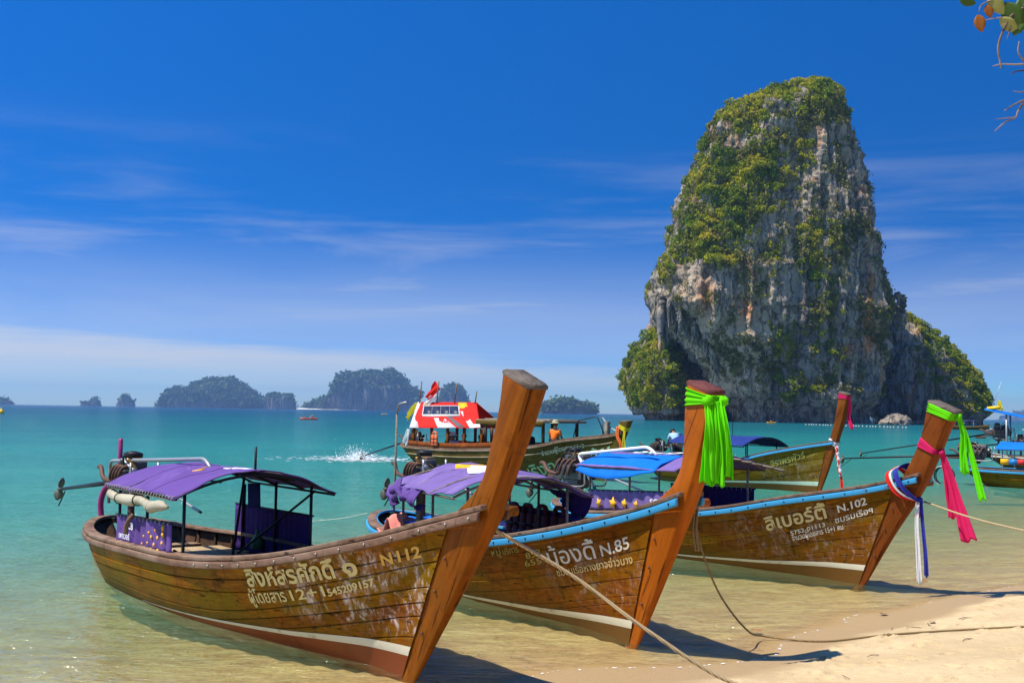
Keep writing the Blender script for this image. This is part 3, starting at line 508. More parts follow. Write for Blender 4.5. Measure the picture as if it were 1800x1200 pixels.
def far_island(name, label, prof, Y0, dep, seed, power=3.0, rock=.5, trees=0, amp=1.0):
    """ridge body from a skyline (x, z) at distance Y0, with a canopy of crowns on it"""
    x0, x1 = prof[0][0], prof[-1][0]; cx = (x0+x1)/2; n = 110; k = 40; xs = np.linspace(x0, x1, n); h = .89*np.interp(xs, [p[0] for p in prof], [p[1] for p in prof]); v = np.linspace(-1, 1, k)
    X = np.repeat(xs[:, None], k, 1); Yv = np.repeat(v[None], n, 0); ends = np.sqrt(np.clip(1-((xs-cx)/((x1-x0)/2))**2, 0.02, 1)); Yy = Yv*dep*ends[:, None]
    Z = h[:, None]*np.clip(1-abs(Yv)**power, 0, 1)**(1/power); Pn = np.stack([X, Yy, Z*1.5], -1); sz = (x1-x0)/9
    ext = fbm(Pn/sz, 5, seed); X2 = X+ext*sz*.16; Yy = Yy-amp*sz*.55*(1-2*abs(fbm(Pn/(sz*.8), 4, seed+3)))*ss(0, .2, Z/(h.max())); Z = np.maximum(Z*(1+.17*ext*amp), 0)-3*(Z < 1)
    root = empty(name, (cx, Y0, 0)); tag(root, label, 'island', 'islands on the horizon')
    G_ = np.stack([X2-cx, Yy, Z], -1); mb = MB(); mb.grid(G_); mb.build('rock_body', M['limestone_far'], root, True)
    if trees:
        r = np.random.default_rng(seed); du, dv = np.gradient(G_, axis=0), np.gradient(G_, axis=1); nn = np.cross(du, dv); nn /= np.linalg.norm(nn, axis=2)[..., None]+1e-9; nn = np.where(nn[..., 2:] < 0, -nn, nn)
        w = (np.clip(nn[..., 2]-rock+.35*ext, 0, 1)+.02)*(Z > 2)*(np.linalg.norm(np.cross(du, dv), axis=2)); w[:, int(k*.72):] = 0; w = w.ravel()/w.sum(); idx = r.choice(len(w), trees, p=w)
        s = r.uniform(.7, 1.3, trees)*(7.5+(x1-x0)*.012); C_ = G_.reshape(-1, 3)[idx]+r.normal(0, 1, (trees, 3))*np.array([(x1-x0)/n, dep/k, 1]); V, q = leaf_cloud(np.repeat(C_, 5, 0)+r.normal(0, 1, (trees*5, 3))*np.repeat(s, 5)[:, None]*.45+np.array([0, 0, 2.]), np.repeat(nn.reshape(-1, 3)[idx], 5, 0), np.repeat(s, 5)*r.uniform(.5, .9, trees*5), r)
        V[:, 2] = np.maximum(V[:, 2], .5)
        tag(link('tree_canopy', fast_mesh('tree_canopy', V, q), M['island_leaf'], root), kind='stuff')
    return root
far_island('far_island', 'faint low islet at the left end of the horizon', [(-2330, 0), (-2290, 18), (-2245, 32), (-2215, 20), (-2175, 1)], 5000, 40, 1, 2.5, .3, 150)
far_island('far_island', 'pair of tiny dark rock stacks left of the single stack', [(-1888, 1), (-1880, 18), (-1868, 14), (-1860, 8), (-1842, 14), (-1832, 30), (-1815, 36), (-1805, 30), (-1795, 1)], 5000, 25, 2, 4, .8, 60)
far_island('far_island', 'single dark rock stack between the pair of stacks and the green hill', [(-1730, 1), (-1720, 12), (-1712, 42), (-1690, 52), (-1672, 38), (-1662, 26), (-1652, 22), (-1648, 1)], 5000, 30, 3, 4, .8, 60)
far_island('far_island', 'broad green hill island with a small peak on its left', [(-1545, 0), (-1515, 12), (-1495, 30), (-1482, 72), (-1462, 84), (-1430, 74), (-1400, 76), (-1370, 98), (-1330, 112), (-1290, 122), (-1240, 134), (-1205, 128), (-1180, 104), (-1140, 74), (-1100, 46), (-1070, 22), (-1045, 4), (-1035, 0)], 5000, 190, 4, 2.2, -.1, 5200, 1.3)
far_island('far_island', 'twin blocks of grey cliff just right of the green hill', [(-1068, 1), (-1060, 34), (-1045, 58), (-1020, 66), (-998, 62), (-985, 58), (-965, 66), (-945, 60), (-932, 46), (-925, 20), (-922, 1)], 4900, 50, 5, 5, .8, 200)
far_island('far_island', 'large flat topped cliff island with a wooded slope and white beach', [(-900, 1), (-860, 14), (-820, 30), (-790, 44), (-765, 66), (-755, 118), (-738, 148), (-700, 152), (-685, 140), (-660, 168), (-625, 186), (-590, 184), (-550, 172), (-500, 160), (-468, 136), (-448, 96), (-425, 86), (-400, 56), (-388, 18), (-382, 1)], 4950, 150, 6, 4.2, .62, 2300, 1.5)
far_island('far_island', 'domed cliff island behind the red boat roof', [(-325, 1), (-318, 60), (-305, 92), (-285, 112), (-255, 118), (-225, 112), (-205, 88), (-190, 46), (-180, 1)], 5000, 80, 7, 4.5, .75, 450, 1.4)
far_island('far_island', 'small low wooded island left of the limestone tower', [(84, 1), (87, 17), (98, 24), (118, 30), (150, 33), (170, 28), (186, 22), (205, 24), (220, 18), (228, 8), (232, 0)], 3100, 55, 8, 3, .0, 1100)
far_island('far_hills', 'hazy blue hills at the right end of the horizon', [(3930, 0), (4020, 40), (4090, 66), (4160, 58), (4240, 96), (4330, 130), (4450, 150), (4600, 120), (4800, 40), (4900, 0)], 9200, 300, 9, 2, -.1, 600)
bx_ = np.linspace(-905, -620, 50); sp = MB(); sp.grid(np.stack([np.stack([bx_, 4790+60*np.sin((bx_+905)/285*3.14)*0-np.sin((bx_+905)/285*3.14)*26, 0*bx_+1.0], -1), np.stack([bx_, 4900+0*bx_, 0*bx_+6.5], -1)], 1))
m_paint('pale_sand', (.8, .75, .64), .9, .0); tag(sp.build('far_beach', M['pale_sand']), kind='structure')

# ------------------------------------------------------------------ haze
m, nt, out = material('haze_air'); v = nd(nt, 'ShaderNodeVolumePrincipled', Color=(.34, .6, 1, 1), Density=1.0e-4, Anisotropy=.25); nt.links.new(v.outputs[0], out.inputs[1])
hz = MB(); hz.box((0, 5800, 101.0), (25200, 13000, 224)); tag(hz.build('haze', m), kind='stuff')

# ------------------------------------------------------------------ longtail boats
class Boat:
    """local frame: x forward from the foot of the bow, y to port, z up from the water"""
    def __init__(s, O, head, L, stem_aft, stem_front, slope, mats, stem_w=.09, sheer=None, bmax=.93, keel=-.32, sl=2.2):
        s.O, s.head, s.L, s.slope, s.mats, s.sw = O, math.radians(head), L, slope, mats, stem_w
        s.sl = sl; s.aft, s.front = stem_aft, stem_front; s.keelz = keel
        a = s.a = float(np.interp(1.5, [p[1] for p in stem_aft], [p[0] for p in stem_aft])); s.xf = float(np.interp(1.5, [p[1] for p in stem_front[::-1]], [p[0] for p in stem_front[::-1]]))
        sh = sheer or [(-L, .64), (-L+1.2, .60), (-L+2.6, .585), (-6.2, .62), (-5.0, .65), (-3.6, .72), (-2.0, .88), (-.4, 1.19), (a, 1.47), (s.xf+.1, 1.6)]
        xs, zs = zip(*sorted(sh)); s.h = curve_at(xs, zs)
        bx = [a-7.6, a-6, a-4.4, a-2.8, a-1.4, a-.6, a, s.xf+.15]; by = [bmax*.985, bmax, bmax*.93, bmax*.76, .46, .255, .125, .105]; bc = curve_at(bx, by)
        s.b = lambda x: bc(np.maximum(x, a-7.6))*np.sqrt(np.clip(1-(np.clip(-L+sl-x, 0, None)/sl)**2, 0, 1))
        s.k = lambda x: np.interp(x, [-L, -L+2, -3, -.8, a], [keel*.3, keel, keel, -.17, -.03])
    def hp(s, x, v, side=-1, off=0.0):
        x = np.asarray(x, float); v = np.asarray(v, float); x, v = np.broadcast_arrays(x, v)
        def f(x, v):
            h, b, k = s.h(x), s.b(x), s.k(x); t = ss(-5.0, s.a, x)*.9; ph = v*math.pi/2
            y = b*((1-t)*np.cos(ph)**.75+t*(1-v)**.95); z = h-(h-k)*((1-t)*np.sin(ph)**1.15+t*v)
            R = s.slope*ss(-4.8, s.a, x)-1.5*ss(-s.L+2.8, -s.L, x); return np.stack([x-R*(h-z), side*y, z], -1)
        P = f(x, v)
        if off:
            e = 1e-3; du = f(x+e, v)-f(x-e, v); dv = f(x, np.minimum(v+e, 1))-f(x, np.maximum(v-e, 0)); n = np.cross(du, dv)*(-side); n /= np.linalg.norm(n, axis=-1)[..., None]+1e-12
            P = P-n*off*1.0
        return P
    def v_at_z(s, x, z):
        vv = np.linspace(0, 1, 60); out = []
        for xi, zi in zip(np.atleast_1d(x), np.atleast_1d(z)):
            zz_ = s.hp(np.full(60, xi), vv)[:, 2]; out.append(np.interp(-zi, -zz_, vv))
        return np.array(out)
    def world(s, p):
        c, n = math.cos(s.head), math.sin(s.head); return (s.O[0]+c*p[0]-n*p[1], s.O[1]+n*p[0]+c*p[1], p[2])
def box_ring(B, xs, prof, v=0.0):
    """sweep a small profile (out, up) along the sheer, round the stern and back up the other side"""
    rings = []
    for side in (-1, 1):
        xx = xs if side == -1 else xs[::-1]
        P = B.hp(xx, 0*xx, side); T = np.gradient(P, axis=0); n = np.cross(T, np.array([0, 0, 1.])); n /= np.linalg.norm(n, axis=1)[:, None]+1e-9
        rings.append((P, n))
    return rings
def sweep_rail(B, x_end, prof, name, mat, parent, n=56, bevel=.006):
    """one rail running from the bow on starboard, round the stern, to the bow on port; prof is a closed list of (out, up)"""
    t = np.linspace(0, 1, n); xs = x_end+(-B.L+.002-x_end)*(1-(1-t)**1.0); tail = -B.L+B.sl*(1-np.sin(np.linspace(0, math.pi/2, 18)))+.001
    xs = np.concatenate([np.linspace(x_end, -B.L+B.sl+.05, n), tail]); P1 = B.hp(xs, 0*xs, -1); P2 = B.hp(xs, 0*xs, 1)[::-1]; P = np.concatenate([P1, P2[1:]])
    T = np.gradient(P, axis=0); nrm = np.stack([-T[:, 1], T[:, 0], 0*T[:, 0]], -1); nrm /= np.linalg.norm(nrm, axis=1)[:, None]+1e-9
    c = P.mean(0); sg = np.sign(((P-c)*nrm).sum(1)); nrm *= np.where(np.median(sg) < 0, -1, 1)
    G_ = np.stack([P+nrm*o+np.array([0, 0, u]) for o, u in prof], 1); mb = MB(); mb.grid(G_, wrap=True); k = len(prof); mb.P.append(np.arange(k)); mb.P.append((np.arange(k)+(len(P)-1)*k)[::-1])
    return mb.build(name, mat, parent, False, bevel)
def text_mesh(body, size, bold=.0, shear=0.0):
    cu = bpy.data.curves.new('lettering', 'FONT'); cu.body = body; cu.size = size; cu.offset = bold*size; cu.shear = shear; cu.resolution_u = 3; cu.fill_mode = 'FRONT'
    o = bpy.data.objects.new('tmp', cu); COL.objects.link(o); dg = bpy.context.evaluated_depsgraph_get(); me = bpy.data.meshes.new_from_object(o.evaluated_get(dg)); bpy.data.objects.remove(o); bpy.data.curves.remove(cu)
    return me
def hull_text(B, root, body, x0, v0, x1, v1, size, mat, bold=.02, shear=0.0):
    """paint a line of writing on the starboard planks from (x0, v0) to (x1, v1): x along the boat, v down the girth"""
    me = text_mesh(body, size, bold, shear); n = len(me.vertices); co = np.empty(n*3, np.float32); me.vertices.foreach_get('co', co); co = co.reshape(-1, 3)
    t = (co[:, 0]-co[:, 0].min())/np.ptp(co[:, 0]); x = x0+(x1-x0)*t; gl_ = np.linalg.norm(np.diff(B.hp(np.full(30, x0+.3), np.linspace(0, 1, 30)), axis=0), axis=1).sum(); v = np.clip(v0+(v1-v0)*t-co[:, 1]/gl_, .045, .99)
    xs = x.copy()
    for _ in range(6): xs = np.minimum(xs+(x-B.hp(xs, v, -1, .024)[:, 0]), B.a+.02)
    P = B.hp(xs, v, -1, .029); me.vertices.foreach_set('co', P.astype(np.float32).ravel()); me.update(); return link('lettering', me, mat, root)
def flat_text(root, body, M4, size, mat, bold=.02, fn=None, name='lettering'):
    me = text_mesh(body, size, bold); n = len(me.vertices); co = np.empty(n*3, np.float32); me.vertices.foreach_get('co', co); co = co.reshape(-1, 3)
    P = fn(co[:, 0], co[:, 1]); me.vertices.foreach_set('co', np.asarray(P, np.float32).ravel()); me.update(); return link(name, me, mat, root)
def hull(B, root, planks=9, stripe=None, bottom=None, rub=None, cap='rail_wood', detail=True, deck=.24, nseg=40, seam=.002):
    wm = M[B.mats['hull']]; xe = B.a+.03
    t = np.linspace(0, 1, nseg); xs = np.concatenate([-B.L+B.sl*(1-np.cos(np.linspace(0, math.pi/2, 13)))[:-1]+.002, np.linspace(-B.L+B.sl, xe-2.4, nseg//2), np.linspace(xe-2.4, xe, nseg//2+6)[1:]])
    for side in (-1, 1):
        nm = 'port' if side > 0 else 'starboard'
        for j in range(planks):
            vb = [.0]+[(.04+.96*(i/planks)**.96)+.022*math.sin(i*4.1+B.L*3) for i in range(1, planks)]+[1.0]; v0, v1 = vb[j], vb[j+1]; e = .006
            # planks narrow toward the bow end by following the girth; small wander keeps seams hand-cut
            w0 = .007*np.sin(xs*1.1+j*1.7) if j else 0*xs; w1 = .007*np.sin(xs*1.1+(j+1)*1.7) if j < planks-1 else 0*xs
            jit = .0025*math.sin(j*2.7+side)
            g_ = .0011 if seam < .01 else .0006; rows = [(v0+w0+g_, seam), (v0+w0+e, .0195+jit), ((v0+v1)/2+(w0+w1)/2, 0.0203+jit), (v1+w1-e, .0195+jit), (v1+w1-g_, seam)]
            G_ = np.stack([B.hp(xs, np.clip(v_, 0, 1), side, o_) for v_, o_ in rows], 1)
            if side > 0: G_ = G_[::-1]
            mb = MB(); mb.grid(G_); o = mb.build('plank', wm, root); autosmooth(o, 12)
        G_ = np.stack([B.hp(xs, v_, side, -.012) for v_ in np.linspace(0, 1, 12)], 1)
        if side > 0: G_ = G_[::-1]
        mb = MB(); mb.sheet(G_, .02); mb.build('hull_lining', M['inner_wood'], root, True)
        if stripe:
            xz, zt, zw = stripe[0], stripe[1], stripe[2]; x_ = np.linspace(xz[0], xe-.0, 40); ztop = np.interp(x_, xz, zt); zb = ztop-np.interp(x_, xz, zw)
            xsh = x_ if True else x_
            va, vb_ = B.v_at_z(xsh, ztop), B.v_at_z(xsh, zb); G_ = np.stack([B.hp(xsh, va, side, .0245), B.hp(xsh, (va+vb_)/2, side, .028), B.hp(xsh, vb_, side, .0245)], 1)
            if side > 0: G_ = G_[::-1]
            mb = MB(); mb.grid(G_); mb.build('waterline_stripe', M[stripe[3]], root, True)
            if bottom:
                x2 = np.linspace(-B.L+.8, xe, 60); zt2 = np.interp(x2, xz, zt)-np.interp(x2, xz, zw); va = B.v_at_z(x2, zt2); G_ = np.stack([B.hp(x2, va+(1-va)*q, side, .0238) for q in np.linspace(0, 1, 6)], 1)
                if side > 0: G_ = G_[::-1]
                mb = MB(); mb.grid(G_); mb.build('bottom_paint', M[bottom], root, True)
    # stem post with its slanted cap
    w = B.sw; Aq, Fq = np.array(B.aft), np.array(B.front)[::-1]; hs = float(B.h(B.a)); zt_a, zt_f = Aq[-1, 1], Fq[-1, 1]; u = np.linspace(0, 1, 46); za_, zf_ = -.1+(zt_a+.1)*u, -.1+(zt_f+.1)*u
    As, Fs = smooth_path(Aq[Aq[:, 1] > hs-.02] if (Aq[:, 1] > hs-.02).sum() > 2 else Aq, 8), smooth_path(Fq, 8)
    low = B.a-.05-B.slope*(hs-za_); upx = np.interp(za_, As[:, 1], As[:, 0]); k_ = ss(hs-.1, hs+.06, za_); A_ = np.c_[low*(1-k_)+upx*k_, za_]
    F_ = np.c_[np.where(zf_ < Fq[0, 1], Fq[0, 0]-(Fq[0, 1]-zf_)*.9, np.interp(zf_, Fs[:, 1], Fs[:, 0])), zf_]
    wa = np.interp(za_, [-.1, .1, .3, .8, 1.4, 1.62, 1.85, 2.7], [.02, .028, .045, .085, .132, .112, w, w*1.1]); wf = np.interp(zf_, [-.1, .3, .8, 1.4, 1.6, 1.9, 2.7], [.014, .03, .05, .07, .08, w*.95, w*1.1])
    ring = np.stack([np.c_[A_[:, 0], -wa, A_[:, 1]], np.c_[F_[:, 0], -wf, F_[:, 1]], np.c_[F_[:, 0], wf, F_[:, 1]], np.c_[A_[:, 0], wa, A_[:, 1]]], 1)
    mb = MB(); mb.grid(ring, wrap=True); mb.P.append(np.arange(4)); mb.P.append((np.arange(4)+4*45)[::-1]); st = mb.build('stem_post', M[B.mats['stem']], root, False, .018)
    top = ring[-1]; ctr = top.mean(0); nrm = np.cross(top[1]-top[0], top[3]-top[0]); nrm /= np.linalg.norm(nrm); nrm *= np.sign(nrm[2]); big = ctr+(top-ctr)*1.015
    mb = MB(); mb.add(np.concatenate([big-nrm*.012, big+nrm*.016, ctr+(top-ctr)*.86+nrm*.034]), [[0, 1, 5, 4], [1, 2, 6, 5], [2, 3, 7, 6], [3, 0, 4, 7], [4, 5, 9, 8], [5, 6, 10, 9], [6, 7, 11, 10], [7, 4, 8, 11], [8, 9, 10, 11]]); mb.build('stem_cap', M[B.mats.get('cap', 'end_grain')], st)
    mb = MB(); xk = np.linspace(-B.L+1.2, B.a-B.slope*1.3, 24); kz = np.array([B.hp(np.array(x), np.array(1.0))[2] for x in xk]); mb.sheet(np.stack([np.stack([xk, 0*xk, kz+.02], -1), np.stack([xk, 0*xk, kz-.09], -1)], 1), .07); mb.build('keel', wm, root)
    for zb in (.45, .85, 1.15): xb = B.a+.12-B.slope*(hs-zb); yb = float(np.interp(zb, za_, wa)); mb = MB(); mb.lathe([(.014, 0), (.014, .01), (.005, .014)], (xb, -yb*.92, zb), (0, -1, 0), 8); mb.build('bolt', M['rust_metal'], st)
    # rails
    xe2 = B.xf+.02
    sweep_rail(B, xe2, [(.035, .0), (.04, .045), (-.10, .055), (-.105, .01)], 'gunwale', M[cap], root)
    if rub:
        sweep_rail(B, xe2-.02, [(.026, -.088), (.060, -.08), (.064, -.014), (.03, -.006)], 'rub_rail', M[rub], root)
        sweep_rail(B, B.a-.3, [(-.106, .012), (-.126, .012), (-.126, .05), (-.106, .054)], 'inner_rail', M[rub], root)
    else: sweep_rail(B, xe2-.02, [(.026, -.085), (.056, -.075), (.058, -.012), (.03, -.004)], 'rub_rail', M['rail_wood'], root)
    if detail:
        for i in range(int((B.xf+3)/.3)):                  # bolt heads in the rub rail
            x = B.xf-.12-i*.33; p = B.hp(x, 0, -1); mb = MB(); mb.lathe([(.012, 0), (.012, .008), (.004, .012)], (p[0], p[1]-.062, p[2]-.045), (0, -1, .1), 8); mb.build('bolt', M['steel' if not rub else 'black_metal'], root)
    # bottom boards, thwarts and ribs
    xd = np.linspace(-B.L+.55, B.a-.55, 30); half = []
    vv = np.linspace(0, 1, 40)
    for x in xd:
        q = B.hp(np.full(40, x), vv, 1); half.append(np.interp(-deck, -q[:, 2], q[:, 1])-.03)
    half = np.maximum(np.array(half), .02); xq = np.array([np.interp(-deck, -B.hp(np.full(40, x), vv, 1)[:, 2], B.hp(np.full(40, x), vv, 1)[:, 0]) for x in xd])
    mb = MB(); mb.sheet(np.stack([np.stack([xq, half*f_, 0*xq+deck], -1) for f_ in np.linspace(-1, 1, 9)], 1), .03); mb.build('bottom_boards', M['inner_wood'], root)
    for x in np.arange(-B.L+1.1, B.a-1.0, .55):
        for side in (-1, 1):
            q = B.hp(np.full(14, x), np.linspace(.02, .62, 14), side, -.045); mb = MB(); mb.tube(q, .024, 5); mb.build('rib', M['inner_wood'], root)
    for x in ([-B.L+1.7, -B.L+3.3, -2.6, -1.2] if detail else [-B.L+2, -2.0]):
        q = B.hp(np.full(40, x), vv, 1); zt_ = float(B.h(x))-.2; hb = float(np.interp(-zt_, -q[:, 2], q[:, 1]))-.03; mb = MB(); mb.box((x, 0, zt_), (.24, 2*hb, .035)); mb.build('thwart', M['pale_board' if x < -3 else 'inner_wood'], root, False, .006)
def arch(y, half, ze, zc): return zc-(zc-ze)*(abs(y)/half)**1.9
def canopy(B, root, x0, x1, half, ze, zc, mat, under=None, sag=.0, posts=(), deckz=.3, lace=False, drop=0.0, wrinkle=.0, pole='black_metal', seed=0, rise=0.0):
    """arched tarpaulin on posts and hoops"""
    nx, ny = 26, 31; xs = np.linspace(x0, x1, nx); ys = np.linspace(-half, half, ny); Xg, Yg = np.meshgrid(xs, ys, indexing='ij'); Zg = arch(Yg, half, ze, zc)+rise*(Xg-x0)
    mid = 1-((Xg-(x0+x1)/2)/((x1-x0)/2))**2; Zg = Zg-sag*np.sin((Xg-x0)/(x1-x0)*math.pi*2)**2*.5+wrinkle*fbm(np.stack([Xg*1.7, Yg*2.2, 0*Xg], -1), 3, seed)
    mb = MB(); G_ = np.stack([Xg, Yg, Zg], -1); mb.sheet(G_, .012); cn = mb.build('canopy', M[mat], root, True)
    fnz = lambda x, y: arch(y, half, ze, zc)+rise*(x-x0)
    for j in (nx//3, 2*nx//3): mb = MB(); q_ = G_[j:j+2].copy(); q_[1] = q_[0]*.7+q_[1]*.3; mb.sheet(q_+np.array([0, 0, .0085]), .004); mb.build('seam', M[mat], cn, True)
    for x in np.linspace(x0+.06, x1-.03, 4):
        y = np.linspace(-half+.01, half-.01, 17); mb = MB(); mb.tube(np.stack([x+0*y, y, fnz(x, y)-.03], -1), .016, 6); mb.build('hoop', M[pole], root, True)
    for side in (-1, 1):
        for x in np.linspace(x0, x1, 2)[:0]: pass
        mb = MB(); mb.tube([(x0, side*(half-.03), fnz(x0, half)-.028), (x1, side*(half-.03), fnz(x1, half)-.028)], .015, 6); mb.build('edge_rail', M[pole], root, True)
        for x in posts:
            yp = side*min(half-.14, float(B.b(np.array(x)))-.09); mb = MB(); mb.tube([(x, yp, deckz), (x, yp, fnz(x, abs(yp))-.03)], .02, 8); mb.build('canopy_post', M[pole], root, True)
    for y in (-.45, 0, .45): mb = MB(); mb.tube([(x0+.02, y, fnz(x0, y)-.05), (x1-.02, y, fnz(x1, y)-.05)], .011, 5); mb.build('batten', M[pole], root, True)
    if lace:
        for i in range(26):
            x = x0+.05+(x1-x0-.1)*i/25; c_ = np.array([x, -half-.0, fnz(x, half)-.008]); a_ = np.linspace(0, 2*math.pi, 8, endpoint=False)
            mb = MB(); mb.tube(np.stack([c_[0]+.03*np.sin(a_*.5)*0+.012*np.sin(a_), c_[1]+.012+.022*np.cos(a_), c_[2]-.012+.026*np.sin(a_)], -1), .0055, 5, True); mb.build('lacing', M['rope_pale'], cn, True)
    return cn, fnz
def curtain(root, x0, x1, y, z0, z1, mat, folds=11, amp=.018, rings=0, slope=0.0, name='curtain'):
    xs = np.linspace(x0, x1, 60); zs = np.linspace(z0, z1, 8); Xg, Zg = np.meshgrid(xs, zs, indexing='ij'); t = (Zg-z0)/(z1-z0); Yg = y+amp*(.6+.6*(1-t))*np.sin(Xg/(x1-x0)*folds*6.283+.8*np.sin(Xg*5))
    Zg = Zg+slope*(Xg-x0); mb = MB(); mb.sheet(np.stack([Xg, Yg, Zg], -1), .008); o = mb.build(name, M[mat], root, True)
    mb = MB(); mb.tube([(x0-.02, y, z1+.008), (x1+.02, y, z1+.008+slope*(x1-x0))], .012, 6); mb.build('curtain_rail', M['black_metal'], root, True)
    for i in range(rings):
        x = x0+(x1-x0)*(i+.5)/rings; a_ = np.linspace(0, 6.283, 8, endpoint=False); mb = MB(); mb.tube(np.stack([x+0*a_, y+.02*np.cos(a_), z1+slope*(x-x0)-.004+.024*np.sin(a_)], -1), .005, 5, True); mb.build('curtain_ring', M['rope_pale'], o, True)
    return o
def on_curtain(root, parent, pts, y, mat, name):
    mb = MB(); k = len(pts); mb.add([(p[0], y, p[1]) for p in pts]+[(p[0], y+.012, p[1]) for p in pts], [[i, (i+1) % k, k+(i+1) % k, k+i] for i in range(k)], polys=[list(range(k))[::-1]]); return mb.build(name, M[mat], parent)
def flower(cx, cz, r, rot=0.0):
    return [(cx+r*(1 if i % 2 == 0 else .5)*math.cos(rot+i*math.pi/5), cz+r*(1 if i % 2 == 0 else .5)*math.sin(rot+i*math.pi/5)) for i in range(10)]
def engine(root, x, z, y=0.0, prop=(-12.4, .89), hose=True, seed=0, s=1.0, tilt=0.0, body='engine_grey', blade='prop_bronze', tiller=True):
    """car engine on a swivel post, tiller forward, long shaft and screw aft"""
    rg = random.Random(seed); mb = MB()
    mb.box((x, y, z), (.62*s, .30*s, .26*s)); mb.box((x+.02, y, z+.19*s), (.54*s, .20*s, .14*s)); mb.box((x-.05*s, y, z-.2*s), (.4*s, .22*s, .14*s), taper=1.2); mb.box((x-.42*s, y, z-.02), (.24*s, .24*s, .26*s), taper=.8)
    mb.box((x+.02, y-.2*s, z+.06), (.3*s, .12*s, .12*s)); mb.box((x+.1, y+.2*s, z+.03), (.24*s, .14*s, .16*s))
    e = mb.build('engine', M[body], root, False, .02)
    mb = MB(); mb.box((x+.02, y, z+.275*s), (.5*s, .15*s, .05*s)); mb.build('valve_cover', M['engine_brown'], e, False, .015)
    mb = MB(); mb.lathe([(.09, 0), (.13, .01), (.13, .07), (.1, .085), (.03, .1)], (x-.12*s, y+.02, z+.3*s), (0, .1, 1), 14); mb.build('air_filter', M['black_metal'], e, True)
    for i, (dx, dy, dz, rr) in enumerate(((.34, 0, -.02, .11), (.35, -.13, .12, .06), (.35, .12, .13, .055), (.37, 0, .02, .045))):
        mb = MB(); mb.lathe([(rr*s, 0), (rr*s, .02), (rr*s*.8, .028), (rr*s, .035), (rr*s, .05)], (x+dx*s, y+dy*s, z+dz*s), (1, 0, 0), 14); mb.build('pulley', M['steel' if i % 2 else 'black_metal'], e)
    for i in range(4):
        xx = x-.2*s+i*.14*s; mb = MB(); mb.tube(smooth_path([(xx, y-.1*s, z+.16*s), (xx-.02, y-.22*s, z+.18*s), (xx-.08, y-.27*s, z+.06), (xx-.16, y-.25*s, z-.06)], 4), .024*s, 7); mb.build('exhaust_pipe', M['rust_metal'], e, True)
    mb = MB(); mb.tube(smooth_path([(x-.3, y-.25*s, z-.06), (x-.6, y-.28*s, z-.02), (x-.8, y-.26*s, z+.12), (x-.95, y-.25*s, z+.13)], 5), .035*s, 8); mb.build('silencer', M['rust_metal'], e, True)
    for i in range(5):
        p0 = (x+rg.uniform(-.25, .3)*s, y+rg.uniform(-.18, .1)*s, z+rg.uniform(.1, .3)*s); p1 = (x+rg.uniform(-.4, .4)*s, y+rg.uniform(-.22, .15)*s, z+rg.uniform(-.15, .25)*s); mid_ = ((p0[0]+p1[0])/2, (p0[1]+p1[1])/2-.1, max(p0[2], p1[2])+rg.uniform(.03, .14)); mb = MB(); mb.tube(smooth_path([p0, mid_, p1], 6), rg.choice([.012, .016, .02]), 6); mb.build('engine_hose', M[rg.choice(['black_rubber', 'black_rubber', 'galvanised', 'brass'])], e, True)
    mb = MB(); mb.tube([(x-.1, y, z-.2*s), (x-.1, y, .35)], .05, 10); mb.box((x-.1, y, z-.3*s), (.3, .2, .06)); mb.build('swivel_post', M['rust_metal'], e, False)
    for sy in (-.2, .2):
        mb = MB(); mb.tube(smooth_path([(x-.5*s, y+sy*s, z-.22*s), (x+.4*s, y+sy*s, z-.22*s), (x+.5*s, y+sy*s, z-.1), (x+.46*s, y+sy*s, z+.25)], 4), .018, 6); mb.build('engine_cradle', M['galvanised'], e, True)
    ax, az = x-.45*s, z-.06*s; mb = MB(); mb.tube([(ax, y, az), (prop[0]+.05, y, prop[1])], [.045, .028], 9); mb.build('drive_shaft', M['black_metal'], e, True)
    mb = MB(); mb.box((ax-.35, y, az-.06-(az-prop[1])*.1), (.5, .05, .12)); mb.build('shaft_bracket', M['rust_metal'], e, False, .01)
    mb = MB(); mb.lathe([(.02, -.09), (.04, -.05), (.045, .04), (.03, .08)], (prop[0], y, prop[1]), (1, 0, 0), 10)
    for a_ in (1.35, 1.35+math.pi):
        u = np.linspace(0, 1, 7); G_ = []
        for t in u:
            r = .03+.17*t; wd = .075*math.sin(math.pi*min(1, .25+.72*t))+.012; tw = .9-.5*t; c_ = np.array([prop[0], y+r*math.cos(a_), prop[1]+r*math.sin(a_)]); tg = np.array([0, -math.sin(a_), math.cos(a_)]); dirv = np.array([math.sin(tw), 0, 0])+tg*math.cos(tw); G_.append([c_-dirv*wd, c_, c_+dirv*wd])
        mb.sheet(np.array(G_), .012)
    mb.build('propeller', M[blade], e, True)
    mb = MB(); mb.tube(smooth_path([(prop[0]+.35, y, prop[1]-.02), (prop[0]+.1, y, prop[1]-.2), (prop[0]-.05, y, prop[1]-.3)], 4), .012, 6); mb.build('skeg', M['black_metal'], e, True)
    if tiller: mb = MB(); mb.tube(smooth_path([(x+.3*s, y+.1, z+.05), (x+.9, y+.12, z-.05), (x+1.9, y+.15, z-.25), (x+2.4, y+.15, z-.32)], 5), .02, 7); mb.build('tiller', M['galvanised'], e, True)
    if hose:
        mb = MB(); mb.tube(smooth_path([(x-.85, y-.1, z-.12), (x-1.0, y-.15, z-.25), (x-1.05, y-.18, z-.45), (x-1.03, y-.16, z-.7)], 6), .045, 8); mb.build('cooling_hose', M['purple_hose'], e, True)
        mb = MB(); mb.tube(smooth_path([(x-.72, y+.0, z+.05), (x-.73, y+.0, z+.35), (x-.8, y+.02, z+.56)], 6), .035, 8); mb.build('cooling_hose', M['purple_hose'], e, True)
    return e
